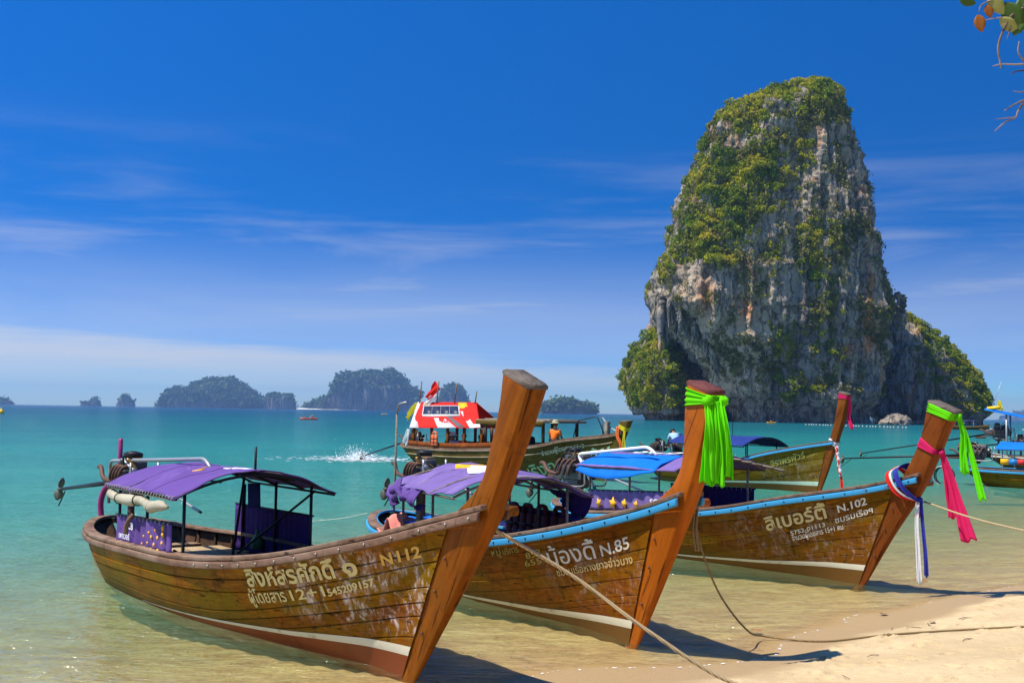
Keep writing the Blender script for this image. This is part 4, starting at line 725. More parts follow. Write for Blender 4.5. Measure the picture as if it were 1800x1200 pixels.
def pipe_frame(root, pts, r, mat, name='pipe_rail', k=6, parent=None):
    P = np.array(pts, float); out = [P[0]]
    for i in range(1, len(P)-1):
        a, b = P[i-1]-P[i], P[i+1]-P[i]; la, lb = np.linalg.norm(a), np.linalg.norm(b); c_ = min(.14, la*.4, lb*.4); p, q = P[i]+a/la*c_, P[i]+b/lb*c_
        for t in np.linspace(0, 1, k): out.append((1-t)**2*p+2*t*(1-t)*P[i]+t*t*q)
    out.append(P[-1]); mb = MB(); mb.tube(out, r, 8); return mb.build(name, M[mat], parent or root, True)
def ribbon(pts, w0, w1, folds=3, amp=.03, seed=0, across=(1, 0, 0), n=34, nw=25, t=.003):
    """hanging strip of cloth along a path"""
    P = resample(np.array(pts, float), n); ac = np.array(across, float); ac /= np.linalg.norm(ac); G_ = []
    T = np.gradient(P, axis=0); T /= np.linalg.norm(T, axis=1)[:, None]+1e-9
    for i in range(n):
        u = i/(n-1); a_ = ac-T[i]*(ac @ T[i]); a_ /= np.linalg.norm(a_)+1e-9; nn = np.cross(a_, T[i]); s = np.linspace(-.5, .5, nw); w = w0+(w1-w0)*u
        f = amp*(.35+.65*u)*(np.sin(s*folds*6.283+1.3*math.sin(3*u+seed)+seed)+.35*np.sin(s*folds*17+4*u+seed)+.25*np.sin(u*11+s*5+seed)); G_.append(P[i]+np.outer(s*w, a_)+np.outer(f, nn)+np.outer(.02*np.sin(s*9+seed)*u, T[i]))
    return np.array(G_)
def resample(P, n):
    Q = smooth_path(P, 8) if len(P) > 2 else P; d = np.r_[0, np.cumsum(np.linalg.norm(np.diff(Q, axis=0), axis=1))]; u = np.linspace(0, d[-1], n); return np.stack([np.interp(u, d, Q[:, k]) for k in range(3)], 1)
def stem_band(B, za, zf, hgt, mat, parent, bulge=.02, folds=5, seed=0, hgt_f=None):
    """cloth wound round the stem post: za/zf = centre height at the aft and front edges"""
    A_ = np.array(B.aft); F_ = np.array(B.front); fa = lambda z: np.interp(z, A_[:, 1], A_[:, 0]); o = np.argsort(F_[:, 1]); ff = lambda z: np.interp(z, F_[o, 1], F_[o, 0]); w = B.sw*1.06; G_ = []; hf = hgt_f or hgt
    for i in range(11):
        t = i/10-.5; ring = []
        for q in np.linspace(0, 1, 40, endpoint=False):
            a_ = q*2*math.pi; c_, s_ = math.cos(a_), math.sin(a_); cx, sy = np.sign(c_)*abs(c_)**.35, np.sign(s_)*abs(s_)**.35; u = (cx+1)/2; z = za+(zf-za)*u+t*(hgt+(hf-hgt)*u)
            x = fa(z)+(ff(z)-fa(z))*u; fold = bulge*(.6+.5*math.sin(t*folds*6.283+1.5*math.sin(a_+seed))); ring.append((x+cx*fold*1.0, sy*(w+fold), z))
        G_.append(ring)
    mb = MB(); mb.sheet(np.concatenate([np.array(G_), np.array(G_)[:, :1]], 1), .006); return mb.build('band', M[mat], parent, True)
def knot(c, r, mat, parent, seed=0):
    mb = MB(); th = np.linspace(0, math.pi, 9); ph = np.linspace(0, 2*math.pi, 14, endpoint=False); T, Fh = np.meshgrid(th, ph, indexing='ij'); D_ = np.stack([np.sin(T)*np.cos(Fh), np.sin(T)*np.sin(Fh), np.cos(T)], -1)
    rr = r*(1+.22*np.sin(D_[..., 0]*5+D_[..., 2]*7+seed)); mb.grid(np.array(c)+(D_*rr[..., None])[:, ::-1], wrap=True); return mb.build('knot', M[mat], parent, True)
def peg(B, root, x, z, out=.34):
    """mooring peg through the stem head"""
    mb = MB(); mb.tube([(x, .0, z), (x+.02, out*.55, z+.005), (x+.03, out, z+.01)], [.05, .05, .042], 10); return mb.build('mooring_peg', M[B.mats['stem']], root, True)
def rope(name, pts, r, mat, label, n=60):
    P = resample(np.array(pts, float), n); mb = MB(); mb.tube(P, r, 7); return tag(mb.build(name, M[mat], None, True), label, 'rope')

B1 = Boat((-.882, 10.429), -54.6, 9.15, [(0.0, .28), (.40, .86), (.77, 1.45), (.86, 1.53), (1.04, 1.645), (1.24, 1.83), (1.35, 2.07), (1.48, 2.42), (1.54, 2.72)], [(1.88, 2.59), (1.71, 2.25), (1.54, 1.93), (1.37, 1.62), (1.30, 1.49), (.83, .88), (.35, .28), (.15, .03)], .62, {'hull': 'hull_wood_olive', 'stem': 'stem_wood_amber'},
          sheer=[(-9.15, .66), (-8.3, .61), (-7.3, .595), (-6.2, .63), (-5.2, .66), (-3.5, .71), (-1.9, .88), (-.35, 1.19), (.66, 1.45), (1.4, 1.62)], sl=3.2)
B2 = Boat((1.315, 12.116), -66, 8.25, [(.01, .21), (.27, .65), (.52, 1.12), (.60, 1.48), (.75, 1.60), (.93, 1.72), (1.08, 2.0), (1.12, 2.45), (1.157, 2.71)], [(1.52, 2.61), (1.47, 2.34), (1.30, 1.91), (1.14, 1.6), (1.04, 1.43), (.52, .61), (.154, .05)], .46, {'hull': 'hull_wood_red', 'stem': 'stem_wood_orange', 'cap': 'end_grain_red'},
          sheer=[(-8.25, .66), (-7.4, .61), (-6.4, .59), (-5.0, .64), (-3.4, .72), (-2.1, .88), (-.9, 1.10), (.1, 1.34), (.95, 1.57), (1.2, 1.64)], sl=3.2)
B3 = Boat((5.094, 16.571), -60.5, 8.15, [(.03, .35), (.30, .84), (.56, 1.32), (.70, 1.48), (.85, 1.59), (.97, 1.81), (1.14, 2.13), (1.28, 2.63)], [(1.69, 2.48), (1.54, 2.29), (1.35, 1.91), (1.06, 1.39), (.56, .73), (.085, .03)], .52, {'hull': 'hull_wood_brown', 'stem': 'stem_wood_brown'},
          sheer=[(-8.15, .61), (-7.4, .555), (-6.2, .54), (-4.8, .64), (-3.4, .76), (-2.2, .93), (-1.2, 1.13), (.1, 1.37), (.95, 1.57), (1.3, 1.66)], sl=3.2)
B4 = Boat((9.72, 35.95), -60, 8.8, [(-.05, .35), (.2, .84), (.36, 1.32), (.48, 1.60), (.58, 1.85), (.72, 2.25), (.84, 2.7), (.92, 3.17)], [(1.26, 3.09), (1.16, 2.7), (1.0, 2.2), (.86, 1.85), (.72, 1.5), (.42, .8), (.06, .03)], .35, {'hull': 'hull_wood_dull', 'stem': 'stem_wood_brown'},
          sheer=[(-8.8, .62), (-7.6, .54), (-6.2, .54), (-4.6, .60), (-3.2, .86), (-1.8, 1.2), (-.2, 1.5), (.5, 1.61), (.95, 1.68)])
def boat_root(B, label, group=None):
    r = empty('longtail_boat', (B.O[0], B.O[1], 0), B.head); B.root = r; return tag(r, label, 'boat', group)
STR = ([-5.2, -3.5, -1.5, 0, .9], [.03, .085, .17, .275, .30], [.006, .02, .05, .082, .09])

# ---- boat 1: olive brown hull, purple canopy
r1 = boat_root(B1, 'nearest longtail boat with scuffed brown planks and N 112 painted at its bow')
hull(B1, r1, 9, (STR[0], STR[1], STR[2], 'white_paint'), 'red_bottom', None)
cn, fz = canopy(B1, r1, -6.15, -3.5, 1.0, 1.40, 1.655, 'purple_cloth', posts=(-6.0, -4.9, -3.75), lace=True, wrinkle=.05, seed=1)
for i, (pts_, mt) in enumerate([([(-4.9, -.35), (-4.75, -.15), (-4.5, -.3), (-4.55, -.42), (-4.72, -.36)], 'print_yellow'), ([(-4.6, -.02), (-4.3, .05), (-4.22, -.1), (-4.5, -.16)], 'print_white'), ([(-4.45, .14), (-3.95, .2), (-3.9, .08), (-4.15, .05), (-4.2, -.05), (-4.3, .02)], 'print_white'), ([(-4.1, .3), (-3.62, .36), (-3.6, .27), (-4.05, .22)], 'print_white')]):
    mb = MB(); k = len(pts_); mb.add([(x, y, fz(x, y)+.022) for x, y in pts_]+[(x, y, fz(x, y)-.002) for x, y in pts_], [[j, k+j, k+(j+1) % k, (j+1) % k] for j in range(k)], polys=[list(range(k))]); mb.build('printed_mark', M[mt], cn)
cu = curtain(r1, -6.02, -3.92, -.87, .66, 1.0, 'purple_cloth', 9, .016, 14, .028)
flat_text(cu, 'SCB', None, .125, M['print_white'], .015, lambda x, y: np.stack([-5.48+x*1.25, np.full_like(x, -.908), .875+y+.012*x], -1))
flat_text(cu, 'เพาเวอร์', None, .105, M['print_white'], .012, lambda x, y: np.stack([-5.78+x*1.3, np.full_like(x, -.908), .735+y+.02*x], -1))
for cx_, cz_, r_ in [(-4.12, 1.0, .045), (-4.12, .92, .04), (-4.38, .95, .026), (-4.62, .90, .022), (-4.3, .865, .03), (-4.52, .855, .028), (-4.8, .84, .02), (-4.14, .82, .03), (-4.42, .775, .03), (-4.65, .775, .022), (-4.28, .725, .024), (-4.86, .745, .018), (-4.52, .71, .02)]: on_curtain(r1, cu, flower(cx_, cz_, r_, cx_*9), -.909, 'print_yellow', 'flower_mark')
curtain(r1, -6.3, -3.85, .86, .42, 1.06, 'purple_dark_cloth', 16, .014, 0, .01)
mb = MB(); xr = np.linspace(-6.0, -3.78, 30); mb.tube(np.stack([xr, -.97+.02*np.sin(xr*5), 1.27-.03*np.sin((xr+6)/2.2*6.283)**2+.01*np.sin(xr*9)], -1), .062+.008*np.sin(xr*7)+.004*np.sin(xr*17)-.03*ss(-3.95, -3.78, xr), 14); ro = mb.build('rolled_side_sheet', M['cream_plastic'], r1, True)
for x in (-5.55, -4.9, -4.3): mb = MB(); a_ = np.linspace(0, 6.283, 12, endpoint=False); mb.tube(np.stack([x+0*a_, -.97+.02*math.sin(x*5)+.068*np.cos(a_), 1.27-.03*math.sin((x+6)/2.2*6.283)**2+.01*math.sin(x*9)+.068*np.sin(a_)], -1), .007, 5, True); mb.build('tie', M['black_rubber'], ro, True)
pipe_frame(r1, [(-9.05, -.1, .9), (-9.05, -.1, 1.55), (-5.0, -.1, 1.75), (-4.75, -.1, 1.63)], .026, 'galvanised')
mb = MB(); mb.tube([(-3.62, 0, 1.63), (-3.62, 0, 1.95)], .016, 8); mb.build('antenna_pole', M['black_metal'], r1)
engine(r1, -8.15, 1.33, 0, (-12.4, .90), True, 3, 1.0)
mb = MB(); mb.prism([(-9.85, .0), (-9.6, -.2), (-8.6, -.4), (-8.3, -.1), (-8.7, .3), (-9.6, .2)], -.1, .1); mb.build('stern_skeg', M['orange_bottom'], r1, False, .02)
for (x, y, z), (x2, y2, z2) in [((-3.8, .86, 1.4), (-5.3, .5, .5)), ((-4.0, -.8, .75), (-5.0, -.2, .45)), ((-5.4, .6, 1.5), (-5.0, .3, .45)), ((-6.0, .86, .5), (-6.0, .86, 1.35))]: mb = MB(); mb.tube([(x, y, z), (x2, y2, z2)], .017, 6); mb.build('brace', M['black_metal'], r1, True)
mb = MB(); mb.sheet(np.array([[(-4.55+.03*u, .3+.16*v, 1.46-.3*u) for v in (0, .5, 1)] for u in (0, .5, 1)]), .02); mb.build('hanging_cloth', M['navy_tarp'], r1)
mb = MB(); mb.box((-5.6, .25, .46), (1.7, .9, .04)); mb.build('bench', M['pale_board'], r1, False, .008)
mb = MB(); mb.tube(smooth_path([(-4.1, -.6, .5), (-2.9, -.3, .55), (-2.1, .1, .58)], 6), .04, 8); mb.build('spar', M['black_metal'], r1, True)
hull_text(B1, r1, 'สิงห์สรศักดิ์', -2.13, .205, -.68, .22, .265, M['letter_cream'], .026); hull_text(B1, r1, '๑', -.57, .222, -.38, .225, .3, M['letter_cream'], .03)
hull_text(B1, r1, 'N', -.06, .195, .085, .195, .185, M['letter_gold'], .03); hull_text(B1, r1, '112', .15, .195, .44, .195, .185, M['letter_gold'], .03)
hull_text(B1, r1, 'ผู้โดยสาร', -2.2, .335, -1.56, .345, .19, M['letter_cream'], .012)
hull_text(B1, r1, '12+1', -1.48, .342, -.94, .342, .165, M['letter_cream'], .012)
hull_text(B1, r1, '545209157', -.9, .347, -.22, .32, .115, M['letter_cream'], .03)
peg(B1, r1, 1.12, 1.56)
# things lying in boat 1
mb = MB(); mb.lathe([(.02, 0), (.075, .03), (.085, .1), (.06, .16), (.022, .2), (.018, .26), (.024, .27)], (0, 0, 0)); tag(mb.build('float_bottle', M['green_glass'], None, True, loc=B1.world((-5.35, .78, .52))), 'pale green glass bottle hanging inside the hull beside the purple canopy', 'bottle')
fwd = empty('firewood_pile', B1.world((-4.95, .55, .27))); tag(fwd, 'small heap of split driftwood lying in the nearest boat', 'firewood')
for i in range(12): mb = MB(); a_ = R_.uniform(0, 3.1); l = R_.uniform(.2, .38); mb.box((R_.uniform(-.18, .18), R_.uniform(-.2, .2), .04+.028*i*.6), (l, .05, .035), a_, R_.uniform(-.3, .3)); mb.build('stick', M['pale_board'], fwd)
mb = MB(); mb.tube(smooth_path([(0, 0, .16), (.01, -.05, .1), (-.05, -.06, .02), (-.1, -.05, -.07)], 5), .03, 8); tag(mb.build('brown_float', M['rail_wood'], None, True, loc=B1.world((-5.05, -.96, .92)), rot=(0, 0, B1.head)), 'curved brown float hung in front of the purple curtain', 'float')

# ---- boat 2: red brown hull, blue rails, sagging purple canopy
r2 = boat_root(B2, 'longtail boat with orange stem, bright blue rails and N.85 at its bow')
hull(B2, r2, 9, ([-5.0, -3.2, -1.4, 0, .8], [.02, .06, .13, .22, .26], [.01, .03, .055, .085, .09], 'white_paint'), 'brown_bottom', 'blue_paint', seam=.0135)
cn, fz = canopy(B2, r2, -5.3, -2.75, 1.0, 1.34, 1.60, 'purple_faded', posts=(-5.1, -4.0, -2.95), wrinkle=.09, pole='grey_pole', seed=4)
mb = MB(); G_ = ribbon([(-5.1, -.98, 1.36), (-5.0, -1.04, 1.2), (-4.95, -1.0, 1.08)], .5, .25, 2.2, .045, 1, (1, 0, 0)); mb.sheet(G_, .012); mb.build('canopy_flap', M['purple_cloth'], cn, True)
mb = MB(); G_ = ribbon([(-4.35, -.98, 1.34), (-4.35, -1.06, 1.22), (-4.4, -1.0, 1.16)], 1.0, .6, 2.5, .035, 2, (1, 0, 0)); mb.sheet(G_, .012); mb.build('canopy_flap', M['purple_cloth'], cn, True)
mb = MB(); G_ = ribbon([(-3.35, .95, 1.33), (-3.35, .98, 1.2), (-3.4, .96, 1.08)], 1.3, .45, 2.0, .05, 3, (1, 0, 0)); mb.sheet(G_, .012); mb.build('canopy_flap', M['purple_dark_cloth'], cn, True)
for i, (pts_, mt) in enumerate([([(-4.7, -.2), (-4.5, .15), (-4.42, .1), (-4.52, -.12), (-4.25, .25), (-4.15, .2), (-4.5, -.28)], 'print_yellow'), ([(-4.25, -.15), (-3.95, .2), (-3.7, .18), (-3.78, .05), (-3.9, .06), (-4.1, -.18)], 'print_white'), ([(-4.0, -.3), (-3.7, .0), (-3.45, .0), (-3.8, -.36)], 'print_white')]):
    mb = MB(); k = len(pts_); mb.add([(x, y, fz(x, y)+.06) for x, y in pts_]+[(x, y, fz(x, y)-.002) for x, y in pts_], [[j, k+j, k+(j+1) % k, (j+1) % k] for j in range(k)], polys=[list(range(k))]); mb.build('printed_mark', M[mt], cn)
engine(r2, -6.95, 1.38, .15, (-9.0, 1.0), False, 8, .95)
for x, y, z0, z1 in [(-6.4, -.55, .45, 2.35), (-3.3, .1, 1.62, 2.1)]: mb = MB(); mb.tube([(x, y, z0), (x+.06, y, z1)], .017, 8); mb.build('flag_pole', M['grey_pole'], r2, True)
pipe_frame(r2, [(-6.34, -.55, 2.35), (-6.25, -.55, 2.5), (-5.9, -.55, 2.52)], .018, 'galvanised')
for y_, z_ in ((-.6, .8), (.6, .75)): mb = MB(); mb.tube([(-6.4, y_, .45), (-7.1, y_*.6, .65)], .02, 6); mb.build('brace', M['grey_pole'], r2, True)
mb = MB(); mb.box((-6.9, 0, .52), (.1, 1.1, .06)); mb.build('stern_beam', M['pale_board'], r2, False, .01)
mb = MB(); mb.tube([(-4.55, -.78, .3), (-4.55, -.78, 1.3)], .055, 8); mb.build('tree_post', M['grey_pole'], r2, True)
curtain(r2, -5.6, -2.9, .87, .45, 1.0, 'navy_tarp', 8, .02, 0, .015)
hull_text(B2, r2, 'น้องดี้', -1.13, .283, -.33, .283, .285, M['letter_white'], .008)
hull_text(B2, r2, 'N.85', -.25, .278, .2, .255, .20, M['letter_white'], .014)
hull_text(B2, r2, 'ชมรมเรือหางยาวอ่าวนาง', -1.06, .378, .21, .37, .125, M['letter_cream'], .004)
hull_text(B2, r2, '852', -1.52, .206, -1.22, .183, .11, M['letter_yellow'], .0); hull_text(B2, r2, '6551', -1.59, .268, -1.18, .25, .1, M['letter_yellow'], .0); hull_text(B2, r2, 'หมู่', -2.2, .153, -2.0, .148, .12, M['letter_yellow'], -.004); hull_text(B2, r2, 'บริการ', -1.95, .147, -1.62, .138, .12, M['letter_yellow'], -.004)
peg(B2, r2, .86, 1.52)
vest = empty('life_vest', B2.world((-4.9, .82, .5)), B2.head); VESTS = []
def make_vest(root_, mat):
    for sx in (-.12, .12):
        mb = MB(); mb.box((sx, 0, .22), (.2, .1, .44), taper=.86); mb.build('vest_panel', M[mat], root_, False, .03)
    mb = MB(); mb.tube(smooth_path([(-.14, 0, .44), (-.1, 0, .54), (.1, 0, .54), (.14, 0, .44)], 4), .035, 7); mb.build('collar', M[mat], root_, True)
    for z in (.12, .28): mb = MB(); mb.box((0, -.052, z), (.42, .012, .03)); mb.build('strap', M['black_rubber'], root_)
make_vest(vest, 'maroon_vest'); tag(vest, 'maroon life vest at the left end of the row in the orange stem boat', 'life vest', 'maroon life vests hung in a row')
for i, (x, lb) in enumerate([(-4.42, 'second maroon life vest from the left in the orange stem boat'), (-3.94, 'third maroon life vest from the left in the orange stem boat'), (-3.4, 'maroon life vest at the right end of the row in the orange stem boat')]):
    c_ = vest.copy(); COL.objects.link(c_); c_.location = B2.world((x, .82, .52+.02*i)); c_['label'] = lb
    for ch in list(vest.children): d_ = ch.copy(); COL.objects.link(d_); d_.parent = c_
mb = MB(); u = np.linspace(0, 1, 22); v = np.linspace(0, 1, 16); U, V_ = np.meshgrid(u, v, indexing='ij'); Zt = .28*np.exp(-((U-.62)/.22)**2)*(1-.35*abs(V_-.5))+.06*fbm(np.stack([U*5, V_*5, 0*U], -1), 3, 5); mb.sheet(np.stack([U*.8-.4, V_*.4-.2, Zt], -1), .015)
tag(mb.build('coral_towel', M['coral_towel'], None, True, loc=B2.world((-5.35, -.82, .63)), rot=(0, 0, B2.head)), 'crumpled coral pink towel draped on the stern rail of the orange stem boat', 'towel')
mb = MB(); Zt = .16*np.sin(U*2.6+.3)*(.6+.4*V_)+.05*fbm(np.stack([U*6, V_*4, 0*U], -1), 3, 6); mb.sheet(np.stack([U*1.9-.9, V_*.6-.3, Zt], -1), .015)
tag(mb.build('blue_tarp_bundle', M['blue_tarp'], None, True, loc=B2.world((-5.2, -.5, .70)), rot=(0, 0, B2.head)), 'bright blue tarpaulin bundled beside the coral towel', 'tarpaulin')

# ---- boat 3: brown hull, blue rails, blue and purple canopy
r3 = boat_root(B3, 'longtail boat with N.102 at its bow and pale blue rails, right foreground')
hull(B3, r3, 9, ([-5.0, -3.2, -1.4, 0, .8], [.03, .09, .17, .27, .30], [.01, .025, .045, .075, .085], 'white_paint'), 'brown_bottom', 'blue_paint', seam=.0135)
cn, fz = canopy(B3, r3, -6.1, -3.1, 1.0, 1.43, 1.66, 'purple_faded', posts=(-5.9, -4.6, -3.3), wrinkle=.03, pole='grey_pole', seed=9, rise=.02)
mb = MB(); xs_ = np.linspace(-6.0, -3.6, 20); ys_ = np.linspace(-1.06, -.42, 12); Xg, Yg = np.meshgrid(xs_, ys_, indexing='ij'); mb.sheet(np.stack([Xg, Yg, fz(Xg, np.clip(Yg, -1.02, 1))+.03+.03*fbm(np.stack([Xg*2, Yg*3, 0*Xg], -1), 3, 3)-.16*ss(-.9, -1.06, Yg)*(1+.5*np.sin(Xg*2.2))], -1), .014); mb.build('blue_cover', M['blue_tarp'], cn, True)
flat_text(cn, 'SCB', None, .5, M['print_white'], .02, lambda x, y: np.stack([-5.3+x*1.6, -.3+y*1.1, fz(-5.3+x*1.6, -.3+y*1.1)+.04], -1))
cu = curtain(r3, -5.85, -3.1, -.86, .64, .98, 'purple_faded', 9, .02, 16, .05)
flat_text(cu, 'SCB', None, .14, M['print_white'], .015, lambda x, y: np.stack([-3.9+x*1.4, np.full_like(x, -.905), .80+y+.05*(x+1.3)], -1))
for cx_, r_ in ((-5.45, .09), (-5.0, .12), (-4.65, .09), (-4.3, .07)): on_curtain(r3, cu, flower(cx_, .76+(cx_+5.85)*.05, r_, cx_*7), -.91, 'print_yellow', 'flower_mark')
curtain(r3, -5.6, -3.25, .86, .66, 1.08, 'purple_dark_cloth', 14, .02, 18, .02)
engine(r3, -7.7, 1.22, .1, (-9.6, .75), False, 12, 1.25)
pipe_frame(r3, [(-5.5, -.72, .62), (-6.45, -.72, 1.62), (-4.2, -.72, 1.83), (-3.95, -.72, 1.7)], .03, 'white_pipe')
for x, z in ((-6.1, 1.25), (-5.85, .99)): mb = MB(); mb.tube([(x-.035, -.72, z+.037), (x+.035, -.72, z-.037)], .0325, 8); mb.build('tape_band', M['green_tape'], r3, True)
for i in range(6): mb = MB(); mb.tube([(-4.2+.1*i, -.1+.2*i, 1.72-.02*i), (-3.0+.05*i, .1+.19*i, 1.70-.045*i)], .022, 6); mb.build('loose_pole', M['grey_pole'], r3, True)
mb = MB(); mb.sheet(np.array([[(-3.6+.05*u, .1+.13*v, 1.52-.3*u) for v in (0, .5, 1)] for u in (0, .5, 1)]), .05); mb.build('hanging_cloth', M['navy_tarp'], r3)
hull_text(B3, r3, 'ลิเบอร์ตี้', -1.46, .307, -.37, .245, .30, M['letter_cream'], .022); hull_text(B3, r3, 'N.102', -.19, .207, .28, .165, .175, M['letter_white'], .024)
hull_text(B3, r3, 'ชมรมเรือฯ', -.27, .313, .35, .255, .14, M['letter_white'], .01); hull_text(B3, r3, '5752-01113', -1.06, .387, -.44, .332, .095, M['letter_white'], .014); hull_text(B3, r3, 'จำนวนผู้โดยสาร 15+1 คน', -1.06, .448, -.16, .382, .125, M['letter_white'], .01)
peg(B3, r3, .93, 1.5)

# ---- boat 4: behind, dull hull, navy canopy
r4 = boat_root(B4, 'longtail boat with pink sash and yellow lettering, moored behind the N.102 boat')
hull(B4, r4, 8, ([-4.5, -3.0, -1.4, 0, .5], [.16, .24, .30, .36, .38], [.03, .06, .08, .13, .14], 'pale_green_paint'), 'brown_bottom', 'blue_paint', detail=False, nseg=30)
cn, fz = canopy(B4, r4, -6.4, -2.4, 1.0, 1.40, 1.70, 'navy_tarp', posts=(-6.2, -4.3, -2.6), wrinkle=.02, seed=12)
mb = MB(); mb.tube([(-4.2, .1, 1.68), (-4.2, .1, 2.65)], .01, 6); mb.build('antenna_pole', M['black_metal'], r4)
engine(r4, -8.2, 1.15, 0, (-11.3, .85), False, 15, .9, tiller=True)
hull_text(B4, r4, 'จิราพรพัวร์', -1.65, .307, -.36, .23, .29, M['letter_yellow'], .01); hull_text(B4, r4, 'กระบี่', -.97, .34, -.68, .325, .13, M['letter_yellow'], .0); hull_text(B4, r4, '525200715', -.3, .243, .1, .21, .11, M['letter_yellow'], .0)

# ------------------------------------------------------------------ people
def skin_mesh(name, pts, edges, mat, parent, sub=1):
    names = list(pts); me = bpy.data.meshes.new(name); me.from_pydata([pts[n][0] for n in names], [(names.index(a), names.index(b)) for a, b in edges], []); me.materials.append(M[mat])
    o = bpy.data.objects.new(name, me); COL.objects.link(o); o.parent = parent; o.modifiers.new('skin', 'SKIN').use_smooth_shade = True
    for n_, v in zip(names, me.skin_vertices[0].data):
        r = pts[n_][1]; v.radius = (r, r) if not hasattr(r, '__len__') else r
    me.skin_vertices[0].data[0].use_root = True; sb = o.modifiers.new('subdivision', 'SUBSURF'); sb.levels = sub; sb.render_levels = sub; return o
def person(label, loc, rz, J, shirt, trousers, hair='hair', hat=None, group=None, bare_legs=False):
    root = empty('person', loc, rz); tag(root, label, 'person', group); V = Vector
    J = {k: V(v) for k, v in J.items()}; B_ = {'pelvis': (J['pelvis'], .13), 'waist': (J['pelvis'].lerp(J['chest'], .5), .125), 'chest': (J['chest'], (.17, .115)), 'neck': (J['neck'], .055), 'head': (J['neck'].lerp(J['head'], .45), .085), 'crown': (J['head'], .085)}
    E_ = [('pelvis', 'waist'), ('waist', 'chest'), ('chest', 'neck'), ('neck', 'head'), ('head', 'crown')]; S_, T_ = {}, {}
    for s in 'LR':
        hd, el = J['hand'+s], J['elbow'+s]; d = (hd-el).normalized(); sd = d.cross(V((0, 0, 1))); sd = sd.normalized() if sd.length > .1 else V((1, 0, 0))
        B_.update({'sh'+s: (J['sh'+s], .062), 'el'+s: (el, .042), 'wr'+s: (hd, .032), 'palm'+s: (hd+d*.07, .036)}); E_ += [('chest', 'sh'+s), ('sh'+s, 'el'+s), ('el'+s, 'wr'+s), ('wr'+s, 'palm'+s)]
        for i, (o_, l) in enumerate(((-.036, .06), (-.013, .075), (.012, .07), (.034, .055))): B_['f%d%s' % (i, s)] = (hd+d*(.09+l)+sd*o_+V((0, 0, -.02)), .009); E_.append(('palm'+s, 'f%d%s' % (i, s)))
        B_['th'+s] = (hd+d*.07+sd*.065, .01); E_.append(('wr'+s, 'th'+s))
        kn, ft = J['knee'+s], J['foot'+s]; B_.update({'hip'+s: (J['hip'+s], .09), 'kn'+s: (kn, .06), 'an'+s: (ft, .042), 'toe'+s: (ft+J.get('toe', V((.16, 0, -.03))), .035)}); E_ += [('pelvis', 'hip'+s), ('hip'+s, 'kn'+s), ('kn'+s, 'an'+s), ('an'+s, 'toe'+s)]
    skin_mesh('body', B_, E_, 'skin', root)
    S_ = {'pelvis': (J['pelvis'], .15), 'waist': (B_['waist'][0], .15), 'chest': (J['chest'], (.195, .135)), 'top': (J['chest'].lerp(J['neck'], .6), .1)}; SE = [('pelvis', 'waist'), ('waist', 'chest'), ('chest', 'top')]
    T_ = {'pelvis': (J['pelvis']-V((0, 0, .02)), .15)}; TE = []
    for s in 'LR':
        S_['sh'+s] = (J['sh'+s], .078); S_['sl'+s] = (J['sh'+s].lerp(J['elbow'+s], .72), .072); SE += [('chest', 'sh'+s), ('sh'+s, 'sl'+s)]
        T_['hip'+s] = (J['hip'+s], .105); T_['kn'+s] = (J['knee'+s], .075); TE += [('pelvis', 'hip'+s), ('hip'+s, 'kn'+s)]
        if not bare_legs: T_['an'+s] = (J['knee'+s].lerp(J['foot'+s], .85), .062); TE += [('kn'+s, 'an'+s)]
    skin_mesh('shirt', S_, SE, shirt, root); skin_mesh('trousers', T_, TE, trousers, root)
    ax = (J['head']-J['neck']).normalized(); c = J['head']+ax*.015; mb = MB()
    if hat: mb.lathe([(.2, -.015), (.205, .0), (.12, .02), (.112, .09), (.09, .125), (.03, .14)], tuple(c), tuple(ax), 16); mb.build('hat', M[hat], root, True)
    mb = MB(); mb.lathe([(.088, -.07), (.103, -.02), (.1, .04), (.07, .082), (.02, .098)], tuple(c-ax*.01-V((.02, 0, 0))), tuple(ax), 12); mb.build('hair', M[hair], root, True)
    f = V((1, 0, 0)); mb = MB(); mb.tube([tuple(c-ax*.02+f*.085), tuple(c-ax*.06+f*.112), tuple(c-ax*.07+f*.085)], [.008, .016, .012], 6); mb.build('nose', M['skin'], root, True)
    for sy in (-.035, .035): mb = MB(); mb.lathe([(.004, -.004), (.011, 0), (.004, .004)], tuple(c-ax*.015+f*.088+V((0, sy, 0))), (1, 0, 0), 8); mb.build('eye', M['hair'], root, True)
    return root
SIT = dict(pelvis=(0, 0, .14), chest=(.03, 0, .47), neck=(.04, 0, .62), head=(.05, 0, .80), shL=(.02, .19, .54), shR=(.02, -.19, .54), elbowL=(.08, .26, .30), elbowR=(.08, -.26, .30), handL=(.27, .16, .24), handR=(.27, -.16, .24), hipL=(.02, .1, .12), hipR=(.02, -.1, .12), kneeL=(.42, .13, .2), kneeR=(.42, -.13, .2), footL=(.45, .13, -.22), footR=(.45, -.13, -.22))

